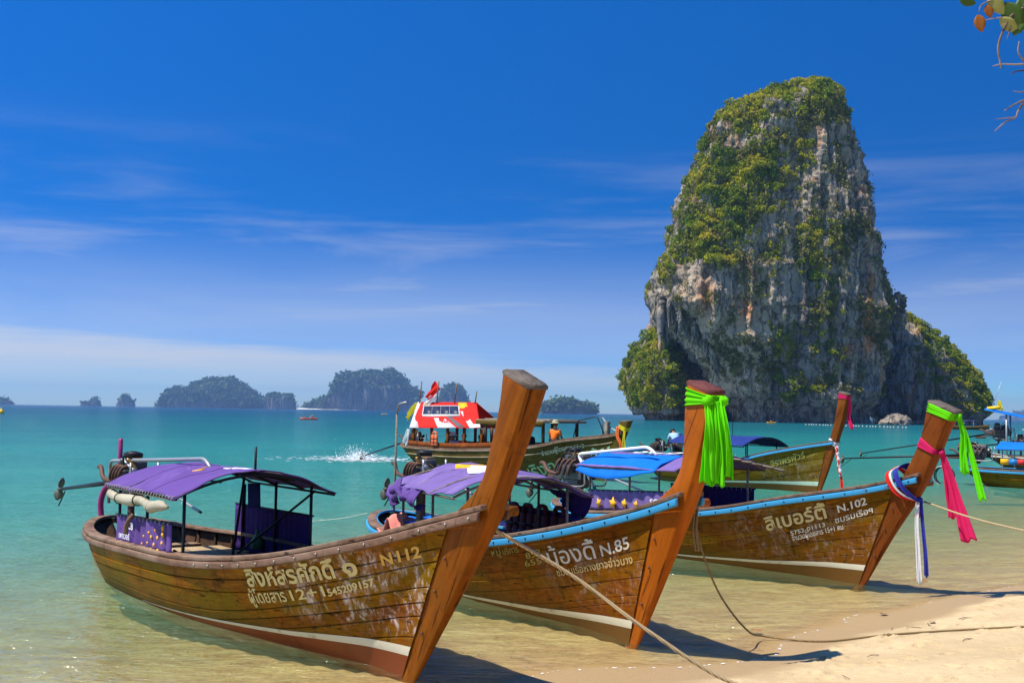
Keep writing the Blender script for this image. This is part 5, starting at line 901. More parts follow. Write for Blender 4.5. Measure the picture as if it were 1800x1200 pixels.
# ------------------------------------------------------------------ sashes on the stems
def sash(B, label): return tag(empty('sash', B.world((B.a, 0, 0)), B.head), label, 'sash')
def loc(B, P): return np.asarray(P, float)-np.array([B.a, 0, 0])
def band_on(B, rt_, *a, **k): o = stem_band(B, *a, parent=rt_, **k); o.location = (-B.a, 0, 0); return o
def tail(B, rt_, mat, pts, w0, w1, **k): mb = MB(); mb.sheet(ribbon(loc(B, pts), w0, w1, **k), .003); return mb.build('tail', M[mat], rt_, True)
s2 = sash(B2, 'bright green sash knotted round the tall orange stem')
band_on(B2, s2, 2.58, 2.545, .18, 'green_sash', bulge=.022, folds=3, hgt_f=.075)
knot(loc(B2, (1.50, -.08, 2.53)), .055, 'green_sash', s2); knot(loc(B2, (1.54, .06, 2.53)), .05, 'green_sash', s2, 2)
tail(B2, s2, 'green_sash', [(1.50, -.10, 2.53), (1.57, -.12, 2.3), (1.55, -.11, 2.05), (1.53, -.09, 1.77)], .05, .17, folds=2.3, amp=.03, seed=1, across=(.9, .5, 0))
tail(B2, s2, 'green_sash', [(1.55, .02, 2.53), (1.63, .0, 2.3), (1.63, .02, 2.05), (1.60, .03, 1.82)], .06, .18, folds=2.2, amp=.032, seed=3, across=(.7, .7, 0))
tail(B2, s2, 'green_sash', [(1.53, -.03, 2.53), (1.60, -.06, 2.3), (1.60, -.04, 2.1), (1.585, -.03, 1.75)], .05, .14, folds=2, amp=.03, seed=5, across=(.6, .7, 0))
s3 = sash(B3, 'green sash round the top of the right foreground stem with two long tails')
band_on(B3, s3, 2.56, 2.42, .13, 'green_sash', bulge=.016, folds=4, hgt_f=.09); knot(loc(B3, (1.68, .02, 2.42)), .045, 'green_sash', s3)
tail(B3, s3, 'green_sash', [(1.68, .02, 2.42), (1.72, .06, 2.2), (1.70, .08, 1.95), (1.71, .1, 1.68)], .05, .13, folds=1.5, amp=.02, seed=2, across=(.9, .3, 0))
tail(B3, s3, 'green_sash', [(1.68, .03, 2.42), (1.74, .1, 2.15), (1.83, .14, 1.75), (1.93, .16, 1.34)], .05, .10, folds=1.2, amp=.015, seed=4, across=(.9, .3, .2))
s3b = sash(B3, 'hot pink sash tied halfway up the right foreground stem'); s3b['label'] = 'hot pink sash tied halfway up the stem below the green sash'
band_on(B3, s3b, 2.085, 1.95, .13, 'pink_sash', bulge=.016, folds=4, hgt_f=.06); knot(loc(B3, (1.42, .0, 1.94)), .045, 'pink_sash', s3b)
tail(B3, s3b, 'pink_sash', [(1.42, .0, 1.94), (1.45, .05, 1.65), (1.47, .08, 1.35), (1.50, .1, 1.08)], .06, .12, folds=1.6, amp=.02, seed=1, across=(.9, .3, 0))
tail(B3, s3b, 'pink_sash', [(1.43, .0, 1.94), (1.52, .06, 1.6), (1.63, .1, 1.2), (1.75, .12, .80)], .06, .20, folds=1.4, amp=.025, seed=3, across=(.9, .3, .2))
s3c = sash(B3, 'red white and blue sash wound round the bow below the pink sash')
for mt, dx, w_, lift in (('blue_cloth', .035, .13, .0), ('white_cloth', -.055, .05, -.004), ('red_cloth', -.115, .085, .003)):
    q_ = [(.86+dx, .16, 1.60), (.80+dx, .0, 1.735+dx*.2), (.78+dx, -.17, 1.70+dx*.35), (.80+dx, -.235+lift, 1.62+dx*.4), (.88+dx*.9, -.225+lift, 1.47+dx*.5), (.97+dx*.6, -.165+lift, 1.36+dx*.4), (1.06+dx*.2, -.075, 1.285)]
    tail(B3, s3c, mt, q_, w_*1.25, w_*.45, folds=1.6, amp=.006, seed=2, across=(.8, 0, .55))
knot(loc(B3, (1.02, .02, 1.27)), .05, 'blue_cloth', s3c)
tail(B3, s3c, 'white_cloth', [(1.03, -.02, 1.27), (1.02, -.03, .95), (1.04, -.03, .6), (1.06, -.03, .16)], .05, .075, folds=1.2, amp=.012, seed=1, across=(.9, .4, 0))
tail(B3, s3c, 'blue_cloth', [(1.05, .02, 1.27), (1.07, .03, .95), (1.11, .03, .6), (1.13, .03, .26)], .045, .055, folds=1.0, amp=.012, seed=2, across=(.9, .4, 0))
tail(B3, s3c, 'red_cloth', [(1.0, .02, 1.25), (.98, .03, .95), (1.0, .03, .6), (1.01, .03, .28)], .03, .04, folds=1.0, amp=.008, seed=3, across=(.9, .4, 0))
tail(B3, s3c, 'red_cloth', [(1.0, .05, 1.27), (.95, .1, 1.15), (.92, .1, 1.05)], .06, .1, folds=1.0, amp=.01, seed=6, across=(.9, .4, 0))
s4 = sash(B4, 'pink sash tied at the top of the far stem')
band_on(B4, s4, 3.07, 3.0, .16, 'pink_sash', bulge=.02, folds=3, hgt_f=.09); knot(loc(B4, (1.22, 0, 2.98)), .055, 'pink_sash', s4)
tail(B4, s4, 'pink_sash', [(1.24, 0, 2.98), (1.24, .05, 2.7), (1.16, .08, 2.4), (1.28, .1, 2.05)], .07, .14, folds=1.5, amp=.03, seed=2, across=(.9, .4, 0))
s4b = sash(B4, 'white and red twisted cloth hanging from the bow of the far boat')
band_on(B4, s4b, 1.70, 1.55, .13, 'white_cloth', bulge=.03, folds=2)
mb = MB(); pp = resample(loc(B4, [(.86, -.12, 1.5), (.92, -.14, 1.25), (.98, -.14, .9), (1.05, -.14, .6)]), 30); mb.tube(pp, .05+.012*np.sin(np.arange(30)*1.1), 8); mb.build('twist', M['white_cloth'], s4b, True)
mb = MB(); q_ = pp[::2]+np.c_[.035*np.sin(np.arange(15)), -.035+.0*np.arange(15), 0*np.arange(15)]; mb.tube(q_, .026, 6); mb.build('twist', M['red_cloth'], s4b, True)
tail(B4, s4b, 'red_cloth', [(1.05, -.14, .62), (1.08, -.14, .4), (1.12, -.14, .15)], .06, .12, folds=1, amp=.02, across=(.9, .4, 0))

# ------------------------------------------------------------------ mooring ropes
def gz(x, y): return float(ground_z(np.array([x]), np.array([y]))[0][0])
p = B1.world((1.14, .22, 1.55)); q = B1.world((1.02, .14, 1.44)); rope('mooring_rope', [q, (.55, 9.75, 1.02), (1.2, 9.62, .58), (1.92, 9.54, gz(1.92, 9.54)+.03), (2.6, 9.4, gz(2.6, 9.4)+.03), (3.2, 8.6, gz(3.2, 8.6)+.02)], .017, 'rope_tan', 'thick tan rope running from the nearest bow down to the sand')
q = B2.world((.86, .2, 1.5)); rope('mooring_rope', [q, (q[0]+.05, q[1]+.05, 1.15), (q[0]+.28, q[1]+.25, .62), (q[0]+.62, q[1]+.55, .2), (2.78, 12.45, .03), (3.3, 12.1, gz(3.3, 12.1)+.012), (3.95, 12.05, gz(3.95, 12.05)+.012), (4.7, 12.12, gz(4.7, 12.12)+.014), (5.6, 11.95, gz(5.6, 11.95)+.014), (6.6, 11.9, gz(6.6, 11.9)+.014)], .0105, 'rope_brown', 'thin slack brown rope from the orange stem lying across the sand', 90)
for k_, dx in enumerate((0, .03)): mb = MB(); mb.tube(smooth_path([(q[0]+dx, q[1], 1.5), (q[0]+dx-.02, q[1]-.02, 1.25), (q[0]+dx+.01, q[1], 1.05)], 6), .012, 6); tag(mb.build('rope_end', M['rope_brown'], None, True), ('shorter' if k_ else 'longer')+' loose rope end hanging behind the orange stem', 'rope')
q = B3.world((1.02, .12, 1.26)); rope('mooring_rope', [q, (6.0, 14.6, 1.12), (6.6, 13.4, 1.0), (7.6, 11.6, .85), (9.0, 9.5, .9)], .012, 'rope_tan', 'taut pale rope from the right foreground bow leading out of frame')
q = B2.world((-8.6, -.3, .62)); rope('anchor_line', [q, (-3.2, 21.6, .35), (-4.4, 23.2, .1), (-5.2, 24.3, -.05)], .006, 'rope_pale', 'thin pale anchor line slanting into the water behind the nearest boat')

# ------------------------------------------------------------------ boat 5: passenger boat under way
B5 = Boat((3.365, 40.825), -53, 13.0, [(0, .3), (.35, .92), (.72, 1.66), (.80, 1.80), (.92, 2.13)], [(1.34, 2.15), (1.17, 1.81), (1.05, 1.55), (.68, .84), (.05, .03)], .52, {'hull': 'hull_wood_weathered', 'stem': 'hull_wood_weathered'}, .12,
          sheer=[(-13, .92), (-11, .86), (-9, .84), (-7.5, .86), (-5.5, .94), (-3.9, 1.03), (-2.4, 1.2), (-1.4, 1.42), (.3, 1.62), (.75, 1.70), (1.3, 1.8)], bmax=1.3, keel=-.4)
r5 = boat_root(B5, 'long dark passenger boat with a red and white roof under way offshore')
hull(B5, r5, 8, None, None, None, 'rail_wood', False, .35, 34)
for side in (-1, 1):
    x_ = np.linspace(-12.4, .7, 50); va = B5.v_at_z(x_, B5.h(x_)-.27); vb_ = B5.v_at_z(x_, B5.h(x_)-.32); G_ = np.stack([B5.hp(x_, va, side, .026), B5.hp(x_, (va+vb_)/2, side, .05), B5.hp(x_, vb_, side, .026)], 1)
    mb = MB(); mb.grid(G_ if side < 0 else G_[::-1]); mb.build('rubbing_strake', M['pale_board'], r5, True)
    x_ = np.linspace(-11.8, -4.0, 20); P_ = B5.hp(x_, 0*x_, side); mb = MB(); mb.sheet(np.stack([P_+np.array([0, -side*.02, .03]), P_+np.array([0, -side*.02, .26])], 1), .03); mb.build('wash_strake', M['stem_wood_brown'], r5)
rc_ = [(-11.1, -1.28, 1.66), (-5.85, -1.28, 1.76), (-8.6, .45, 2.78), (-13.2, .45, 2.78)]
def roofpt(u, v): a_ = np.array(rc_); return (1-u)*(1-v)*a_[0]+u*(1-v)*a_[1]+u*v*a_[2]+(1-u)*v*a_[3]
def roof_patch(name, poly, mat, h, parent):
    mb = MB(); k = len(poly); nrm = np.cross(roofpt(1, 0)-roofpt(0, 0), roofpt(0, 1)-roofpt(0, 0)); nrm /= np.linalg.norm(nrm); P_ = [roofpt(*q_)+nrm*h for q_ in poly]; Q_ = [p_-nrm*(h+.004) for p_ in P_]
    mb.add(P_+Q_, [[j, k+j, k+(j+1) % k, (j+1) % k] for j in range(k)], polys=[list(range(k))]); return mb.build(name, M[mat], parent)
mb = MB(); mb.sheet(np.array([[roofpt(u_, v_)+np.array([0, 0, .025*math.sin(u_*17)*math.sin(v_*3.1)]) for v_ in np.linspace(0, 1, 8)] for u_ in np.linspace(0, 1, 24)]), .02); rf = mb.build('roof_sheet', M['red_cloth'], r5, True)
mb = MB(); mb.sheet(np.array([[np.array([x, .45+1.6*v_, 2.78-1.1*v_]) for v_ in np.linspace(0, 1, 4)] for x in np.linspace(-13.2, -8.6, 8)]), .02); mb.build('roof_sheet', M['red_cloth'], r5, True)
for poly, mt in [([(0, 0), (.14, 0), (.05, .45), (.06, 1), (0, 1)], 'white_cloth'), ([(.42, 0), (.68, 0), (.5, .36), (.34, .36)], 'white_cloth'), ([(.70, .02), (.80, .02), (.60, .4), (.54, .4)], 'grey_tarp'), ([(.86, 0), (.94, 0), (.80, .62), (.74, .62)], 'print_white'), ([(.72, .74), (.86, .74), (.84, .98), (.70, .98)], 'print_yellow'), ([(.94, .02), (1, .02), (1, .14), (.9, .12)], 'print_white'), ([(.12, .86), (.2, .86), (.2, .98), (.12, .98)], 'print_yellow'), ([(.6, .02), (.64, .02), (.64, .1), (.6, .1)], 'print_yellow'), ([(.0, .42), (.06, .4), (.06, .5), (0, .52)], 'grey_tarp')]: roof_patch('printed_patch', poly, mt, .022, rf)
flat_text(rf, 'NA', None, .55, M['print_red'], .02, lambda x, y: np.array([roofpt(.47+a_*.13, .16+b_*.22) + np.array([0, -.03, .05]) for a_, b_ in zip(x, y)]))
sp_ = roof_patch('solar_frame', [(.16, .42), (.74, .42), (.72, .8), (.14, .8)], 'white_plastic', .09, r5)
for i in range(4): roof_patch('solar_cell', [(.172+i*.14, .45), (.308+i*.14, .45), (.294+i*.14, .775), (.158+i*.14, .775)], 'solar_cell', .097, sp_)
for x in (-11, -9.6, -8.4, -7.2, -6.0):
    for sy in (-1.12, 1.12): mb = MB(); mb.box((x, sy, 1.28), (.12, .08, .9)); mb.build('roof_post', M['stem_wood_brown'], r5)
mb = MB(); mb.box((-4.35, 0, 2.06), (4.3, 2.1, .1)); mb.box((-4.35, 0, 2.12), (4.1, 1.4, .06)); mb.build('cabin_roof', M['grey_pole'], r5, False, .02)
mb = MB(); mb.box((-4.35, -1.06, 1.97), (4.3, .03, .2)); mb.build('valance', M['hull_wood_weathered'], r5)
for x in (-5.9, -4.2, -2.5):
    for sy in (-1.0, 1.0): mb = MB(); mb.box((x, sy*(1 if x < -3 else .82), 1.5), (.1, .08, 1.05)); mb.build('cabin_post', M['inner_wood'], r5)
for x, z0, z1 in ((-12.9, 2.7, 3.72), (-11.5, 2.7, 3.7), (-10.1, 2.7, 3.6), (-8.6, 2.6, 3.25)): mb = MB(); mb.tube([(x, .35, z0), (x+.14, .35, z1)], .03, 6); mb.build('flag_staff', M['grey_pole'], r5, True)
engine(r5, -12.6, 1.15, 0, (-17.4, .18), False, 21, 1.1, tiller=True)
pipe_frame(r5, [(-1.2, -.5, 1.3), (-1.0, -.45, 2.12), (-.3, -.1, 2.3), (.1, -.1, 1.65)], .02, 'black_metal'); pipe_frame(r5, [(-.3, .2, 1.5), (-.3, .1, 2.3), (.3, 0, 1.9), (.75, 0, 1.75)], .018, 'galvanised'); mb = MB(); mb.box((.25, -.1, 1.85), (.16, .16, .55)); mb.build('mooring_bitt', M['grey_pole'], r5, False, .02); pipe_frame(r5, [(.5, .1, 1.7), (.85, .1, 2.05), (1.1, .1, 2.0)], .025, 'black_metal')
hull_text(B5, r5, 'เริงฤทธิ์ ปลื้ม', -3.3, .62, .25, .52, .75, M['letter_green'], .01); hull_text(B5, r5, '1', .0, .47, .14, .46, .55, M['letter_green'], .03); hull_text(B5, r5, '1', .3, .45, .44, .44, .55, M['letter_green'], .03); hull_text(B5, r5, 'จำนวนผู้โดยสาร 11+3', -2.4, .22, -.7, .2, .24, M['letter_white'], .0)
def hang(name, B, c, G_, mat, label, cat): mb = MB(); mb.sheet(G_, .01); return tag(mb.build(name, M[mat], None, True, loc=B.world(c), rot=(0, 0, B.head)), label, cat)
hang('flag', B5, (-13.0, .35, 2.75), ribbon([(-.1, 0, -.05), (-.35, -.06, -.3), (-.75, -.1, -.7)], .25, .5, 2, .06, 1, (.3, .2, .9)), 'yellow_cloth', 'yellow flag hanging off the left corner of the red roof', 'flag')
fl = hang('flag', B5, (-11.45, .35, 3.5), ribbon([(0, 0, .05), (-.3, -.08, -.25), (-.7, -.1, -.5)], .5, .35, 1.5, .06, 2, (.1, .1, .9)), 'red_cloth', 'red and white striped flag flying above the red roof', 'flag')
mb = MB(); mb.sheet(ribbon([(-.1, -.02, -.35), (-.5, -.1, -.65), (-.95, -.12, -.95)], .3, .35, 1.5, .05, 2, (.1, .1, .9)), .01); mb.build('stripe', M['white_cloth'], fl, True)
sb5 = tag(empty('sash', B5.world((B5.a, 0, 0)), B5.head), 'yellow and orange streamers tied round the blunt bow of the passenger boat', 'sash')
o = stem_band(B5, 1.98, 1.85, .14, 'yellow_cloth', sb5, folds=3); o.location = (-B5.a, 0, 0)
tail(B5, sb5, 'orange_cloth', [(.9, -.2, 1.95), (.95, -.25, 1.6), (1.08, -.2, 1.3), (1.1, -.2, .55)], .12, .14, folds=1.5, amp=.03, across=(.9, .4, 0)); tail(B5, sb5, 'yellow_cloth', [(1.2, -.15, 1.8), (1.22, -.2, 1.5), (1.26, -.2, 1.15)], .08, .14, folds=1.5, amp=.03, across=(.9, .4, 0))
v5 = empty('life_vest', B5.world((-9.0, -1.36, .98)), B5.head); make_vest(v5, 'orange_vest'); tag(v5, 'orange life vest hung on the rail below the red roof', 'life vest')
hang('white_sheet', B5, (-11.3, -1.2, 1.6), ribbon([(0, 0, 0), (-.05, -.03, -.3), (-.2, -.05, -.65)], .25, .45, 2.2, .05, 5, (1, 0, 0)), 'white_cloth', 'white cloth knotted at the stern post of the passenger boat', 'cloth')
J5 = dict(SIT); person('person in an orange shirt and pale sun hat sitting on the bow deck', B5.world((-1.95, -.72, 1.2)), math.radians(55), J5, 'shirt_orange', 'trousers_black', hat='hat_cloth')
for i, (x, y, sh, ht, lb) in enumerate([(-10.0, .1, 'shirt_dark', 'hat_cloth', 'passenger in a tan hat nearest the orange life vest'), (-9.2, -.3, 'shirt_white', 'shirt_white', 'passenger in a white cap under the red roof'), (-8.5, -.2, 'orange_vest', None, 'bareheaded passenger in an orange vest under the red roof'), (-7.7, .2, 'orange_vest', None, 'dark haired passenger in an orange vest beside the last red roof post'), (-6.9, -.5, 'red_plastic', None, 'passenger in red sitting where the two roofs meet'), (-4.9, -.3, 'shirt_dark', None, 'passenger in dark clothes under the plank roof')]):
    person(lb, B5.world((x, y, .58)), B5.head+(-.6 if i % 2 else -1.3), SIT, sh, 'trousers_black', hat=ht, group='passengers under the boat roofs')
m5 = empty('backpack', B5.world((-3.6, -.6, 1.06)), B5.head); tag(m5, 'dark backpack on the deck behind the person in orange', 'bag'); mb = MB(); mb.box((0, 0, .22), (.5, .35, .44), taper=.8); mb.build('bag_body', M['black_rubber'], m5, False, .08); mb = MB(); mb.box((.0, -.2, .15), (.3, .08, .2)); mb.build('pocket', M['shirt_dark'], m5, False, .03)

# person bent over the engine of boat 4
person('person in a light blue shirt bending over the stern of the far boat', B4.world((-7.0, -.1, .3)), B4.head+math.pi-.35, dict(pelvis=(0, 0, .92), chest=(.26, 0, 1.3), neck=(.4, 0, 1.4), head=(.56, 0, 1.47), shL=(.28, .19, 1.34), shR=(.28, -.19, 1.34), elbowL=(.44, .22, 1.08), elbowR=(.46, -.22, 1.1), handL=(.66, .12, .98), handR=(.68, -.1, 1.0), hipL=(0, .1, .88), hipR=(0, -.1, .88), kneeL=(.06, .13, .48), kneeR=(-.05, -.13, .48), footL=(-.02, .14, .05), footR=(-.12, -.14, .05)), 'shirt_blue', 'trousers_black')

# ------------------------------------------------------------------ boats at the right edge, seen from the stern
BR = Boat((16.72+9.3*math.cos(math.radians(-38)), 42.2+9.3*math.sin(math.radians(-38))), -38, 9.4, [(0, .28), (.4, .86), (.77, 1.45), (1.04, 1.645), (1.35, 2.07), (1.54, 2.72)], [(1.88, 2.59), (1.54, 1.93), (1.30, 1.49), (.35, .28), (.15, .03)], .6, {'hull': 'hull_wood_dull', 'stem': 'stem_wood_brown'})
rr = boat_root(BR, 'longtail boat with its stern toward the right edge and a coiled hose at its stern'); hull(BR, rr, 8, None, None, 'blue_paint', detail=False, nseg=30)
engine(rr, -8.75, 1.15, 0, (-13.9, .78), False, 31, 1.1)
a_ = np.linspace(0, 6.283, 24, endpoint=False)
for k_ in range(3): mb = MB(); mb.tube(np.stack([-9.95+.34*np.cos(a_)+.04*k_, -.35+.05*k_+0*a_, .30+.34*np.sin(a_)], -1), .022, 6, True); mb.build('hose_coil', M['black_rubber' if k_ else 'galvanised'], rr, True)
canopy(BR, rr, -7.9, -4.5, 1.0, 1.35, 1.6, 'blue_tarp', posts=(-7.7, -6.0, -4.7), pole='galvanised', seed=3)
for i, mt in enumerate(('print_yellow', 'blue_plastic', 'print_red', 'print_yellow', 'green_tape')): mb = MB(); mb.box((-7.6+i*.28, -.93, .92), (.27, .02, .2)); mb.build('banner_panel', M[mt], rr)
BS = Boat((23.9+9.0*math.cos(math.radians(-30)), 57.5+9.0*math.sin(math.radians(-30))), -30, 9.0, [(0, .28), (.4, .86), (.77, 1.45), (1.04, 1.645), (1.35, 2.07), (1.54, 2.72)], [(1.88, 2.59), (1.54, 1.93), (1.30, 1.49), (.35, .28), (.15, .03)], .6, {'hull': 'hull_wood_weathered', 'stem': 'stem_wood_brown'})
rs_ = boat_root(BS, 'longtail boat with a tilted blue awning behind the boat at the right edge'); hull(BS, rs_, 7, None, None, 'white_paint', detail=False, nseg=26)
engine(rs_, -8.3, 1.75, .3, (-15.2, .5), False, 41, 1.3, tiller=False)
engine(rs_, -7.2, 1.3, -.4, (-10.2, 1.0), False, 44, 1.0, tiller=False)
mb = MB(); G_ = np.array([[(-8.9+u_*4.5, -.95+1.9*v_, 2.88-.95*u_+.1*math.sin(v_*3.14)) for v_ in np.linspace(0, 1, 7)] for u_ in np.linspace(0, 1, 10)]); mb.sheet(G_, .02); mb.build('awning', M['blue_tarp'], rs_, True)
for x, z in ((-7.9, 2.66), (-4.6, 1.96)):
    for sy in (-.8, .8): mb = MB(); mb.tube([(x, sy, .45), (x, sy, z)], .045, 7); mb.build('awning_post', M['galvanised'], rs_, True)
mb = MB(); mb.tube([(-8.7, 0, 2.85), (-8.2, 0, 4.3)], .012, 6); mb.build('antenna_pole', M['galvanised'], rs_, True)
hang('flag', BS, (-8.3, 0, 3.0), ribbon([(0, 0, .35), (.02, -.02, .1), (.05, -.03, -.15)], .12, .3, 1.5, .03, 1, (1, 0, 0)), 'yellow_cloth', 'small upright yellow flag on the tilted blue awning', 'flag')
mb = MB(); mb.tube([(-8.8, -.5, 2.95), (-8.2, -.6, 3.0)], .09, 8); tag(mb.build('float', M['yellow_plastic'], None, True, loc=(BS.O[0], BS.O[1], 0), rot=(0, 0, BS.head)), 'yellow float lying on the corner of the tilted blue awning', 'float')

# ------------------------------------------------------------------ small craft and floats farther out
def small_hull(L_, w, h, mat, root, name='hull'):
    xs = np.linspace(-L_/2, L_/2, 22); b = w/2*np.clip(1-(abs(xs)/(L_/2))**2.6, 0, 1); zt = h*(.8+.5*(abs(xs)/(L_/2))**2.2); G_ = np.stack([np.stack([xs, b*c_, zt*(1-s_)-.08*s_], -1) for c_, s_ in ((1.0, 0), (.92, .45), (.55, .9), (0, 1.0), (-.55, .9), (-.92, .45), (-1.0, 0), (-.7, .12), (0, .3), (.7, .12))], 1); mb = MB(); mb.grid(G_, wrap=True); return mb.build(name, M[mat], root, True)
def kayak(loc_, rz, mat, label, crew):
    k = empty('kayak', loc_, rz); tag(k, label, 'kayak'); small_hull(3.9, .8, .34, mat, k)
    for x, sh, lb in crew: c, n = math.cos(rz), math.sin(rz); person(lb, (loc_[0]+c*x, loc_[1]+n*x, loc_[2]+.12), rz, dict(SIT, footL=(.8, .12, .1), footR=(.8, -.12, .1)), sh, 'trousers_black', hat='hat_cloth' if x > 0 else None)
    mb = MB(); mb.tube([(.3, -.9, .35), (.3, .9, .8)], .03, 5); mb.box((.3, -1.0, .3), (.04, .35, .16)); mb.box((.3, 1.0, .85), (.04, .35, .16)); tag(mb.build('paddle', M['yellow_plastic'], k), None)
kayak((-46, 260, 0), .1, 'red_plastic', 'red kayak with two paddlers below the green hill island', [(-.9, 'orange_vest', 'rear paddler of the red kayak'), (.7, 'orange_vest', 'front paddler of the red kayak wearing a hat')])
kayak((-72, 650, 0), .2, 'yellow_plastic', 'yellow kayak far out below the large cliff island', [(-.9, 'orange_vest', 'rear paddler of the far yellow kayak'), (.7, 'shirt_white', 'front paddler of the far yellow kayak wearing a hat')])
kayak((88, 385, 0), .4, 'yellow_plastic', 'yellow kayak close to the foot of the limestone tower', [(-.2, 'orange_vest', 'lone paddler close to the foot of the limestone tower')])
fb = empty('far_boat', (105, 262, 0), math.radians(-20)); tag(fb, 'white and purple excursion boat beyond the blue awning', 'boat'); small_hull(9, 2.2, 1.0, 'hull_wood_weathered', fb); mb = MB(); mb.box((-.8, 0, 2.1), (4.5, 2.0, .12)); mb.build('roof', M['purple_faded'], fb, False, .03)
for x in (-2.8, -.8, 1.2):
    for sy in (-.8, .8): mb = MB(); mb.box((x, sy, 1.5), (.08, .08, 1.2)); mb.build('roof_post', M['white_plastic'], fb)
mb = MB(); mb.lathe([(.05, -.5), (.4, -.35), (.5, 0), (.4, .35), (.08, .5), (.06, .8), (.01, .85)], n=14); tag(mb.build('marker_buoy', M['yellow_plastic'], None, True, loc=(-134.5, 301, .25), scale=1.6), 'yellow marker buoy at the far left edge of the sea', 'buoy')
mb = MB(); mb.lathe([(.06, -.34), (.22, -.28), (.28, -.12), (.28, .12), (.22, .28), (.06, .34)], axis=(1, 0, 0), n=10); bm = mb.mesh('line_float', True); bm.materials.append(M['rope_pale'])
for i in range(40):
    t = i/39; x, y = 88+(101.9-88)*t, 340+(272-340)*t
    if i > 31: x, y = 101.9+(t-31/39)*110, 273+(t-31/39)*20
    tag(link('line_float', bm, None, None, (x+.2*math.sin(i*1.3), y, .06), (0, 0, 1.2+.4*math.sin(i*2.1)), .75), 'pale float in the buoy line before the limestone tower', 'float', 'floats of the buoy line')
# wash from the passenger boat's screw
rg = np.random.default_rng(4); k = 1400; c = np.array(B5.world((-17.6, 0, .1))); V = []; sz = rg.uniform(.012, .06, k); d = rg.normal(0, 1, (k, 3))*np.array([.4, .55, .0]); hgt = np.abs(rg.normal(0, .28, k))*np.exp(-(d[:, 0]**2+d[:, 1]**2)*.6)
m_paint('foam', (.9, .92, .92), .6, 0)
V, q = leaf_cloud(c+d*np.array([1, .7, 0])+np.c_[-hgt*.5, 0*hgt, hgt*.95], rg.normal(0, 1, (k, 3)), sz*.6, rg); V2, q2 = leaf_cloud(np.c_[c[0]-rg.exponential(1.6, 700)*.6+rg.normal(0, .5, 700)+rg.exponential(1.2, 700)*.9, c[1]+rg.normal(0, 1.2, 700)+rg.exponential(1, 700), np.full(700, .015)], np.tile([0, 0, 4.], (700, 1)), rg.uniform(.05, .2, 700), rg); V2[:, 2] = np.maximum(V2[:, 2]*.2, .012)
tag(link('propeller_wash', fast_mesh('propeller_wash', np.concatenate([V, V2]), [q, q2+len(V)]), M['foam']), 'white splash thrown up behind the passenger boat', 'splash', kind='stuff')

# lacy foam where the last ripples die on the sand
rf_ = np.random.default_rng(12); xx = rf_.uniform(-3, 12, 60000); yy = rf_.uniform(7.5, 20, 60000); zg, dg_ = ground_z(xx, yy); ok = (np.abs(zg-.004-.006*vnoise(np.stack([xx*3, yy*3, 0*xx], -1), 5)) < .0016) & (vnoise(np.stack([xx*1.3, yy*1.3, 0*xx], -1), 6) > -.15)
V, q = leaf_cloud(np.c_[xx[ok], yy[ok], np.maximum(zg[ok], 0)+.008], np.tile([0, 0, 6.], (ok.sum(), 1)), rf_.uniform(.008, .028, ok.sum()), rf_); V[:, 2] = np.repeat(np.maximum(zg[ok], 0)+.009, 4); tag(link('swash_foam', fast_mesh('swash_foam', V, q), M['foam']), 'thin line of foam along the waters edge', 'foam', kind='stuff')

# ------------------------------------------------------------------ shore litter and the tree above the camera
def leaf_obj(name, c, s, mat, rot, label=None, cat=None, group=None, parent=None):
    u = np.linspace(0, 1, 9); w = np.sin(u*math.pi)**.8*.34*(1-.3*u); G_ = np.stack([np.stack([u-.5, w*f_, .16*abs(f_)*w-.12*(u-.5)**2], -1) for f_ in (-1, -.5, 0, .5, 1)], 1)*s; mb = MB(); mb.sheet(G_, .0025); o = mb.build(name, mat, parent, True, loc=c, rot=rot)
    if label: tag(o, label, cat, group)
    return o
m_paint('dead_leaf', (.35, .13, .05), .7, .3); m_paint('dry_leaf', (.17, .1, .06), .8, .3); m_paint('red_leaf', (.26, .085, .008), .6, .3, (.35, .2, .03)); m_paint('green_leaf', (.05, .10, .012), .5, .3, (.3, .25, .04)); m_paint('yellow_leaf', (.30, .30, .08), .5, .3, (.2, .25, .04)); m_wood('bark', (.3, .22, .18), (.16, .11, .09), None, .85)
for x, y, z, s, mt, lb in [(2.78, 12.9, .012, .17, 'dead_leaf', 'orange leaf floating in the shallows between the two nearest stems'), (6.1, 17.0, .012, .22, 'dead_leaf', 'reddish leaf floating right of the right foreground bow'), (4.55, 13.95, None, .16, 'dry_leaf', 'brown leaf at the waters edge above the slack rope'), (4.75, 12.9, None, .11, 'dry_leaf', 'small dark leaf on the dry sand near the slack rope')]:
    leaf_obj('fallen_leaf', (x, y, z if z else gz(x, y)+.02), s, M[mt], (.05, .1, x*3), lb, 'leaf')
tw = MB(); tw.tube([(-.12, 0, 0), (0, .02, .008), (.13, -.01, 0)], .006, 5); twm = tw.mesh('twig'); twm.materials.append(M['bark'])
for i in range(26):
    x, y = NR.uniform(1.6, 6.5), NR.uniform(9.4, 14.5); _, dd = ground_z(np.array([x]), np.array([y]))
    if dd[0] < -.15: tag(link('twig', twm, None, None, (x, y, gz(x, y)+.012), (0, 0, NR.uniform(0, 3.1)), NR.uniform(.25, .8)), 'short dark twig lying on the dry sand', 'twig', 'twigs scattered on the sand')
tree = empty('overhanging_tree', (5.2, 4.6, gz(5.2, 4.6))); tag(tree, 'leafy branch and bare twigs hanging in at the top right corner', 'tree'); TB = np.array([5.2, 4.6, gz(5.2, 4.6)])
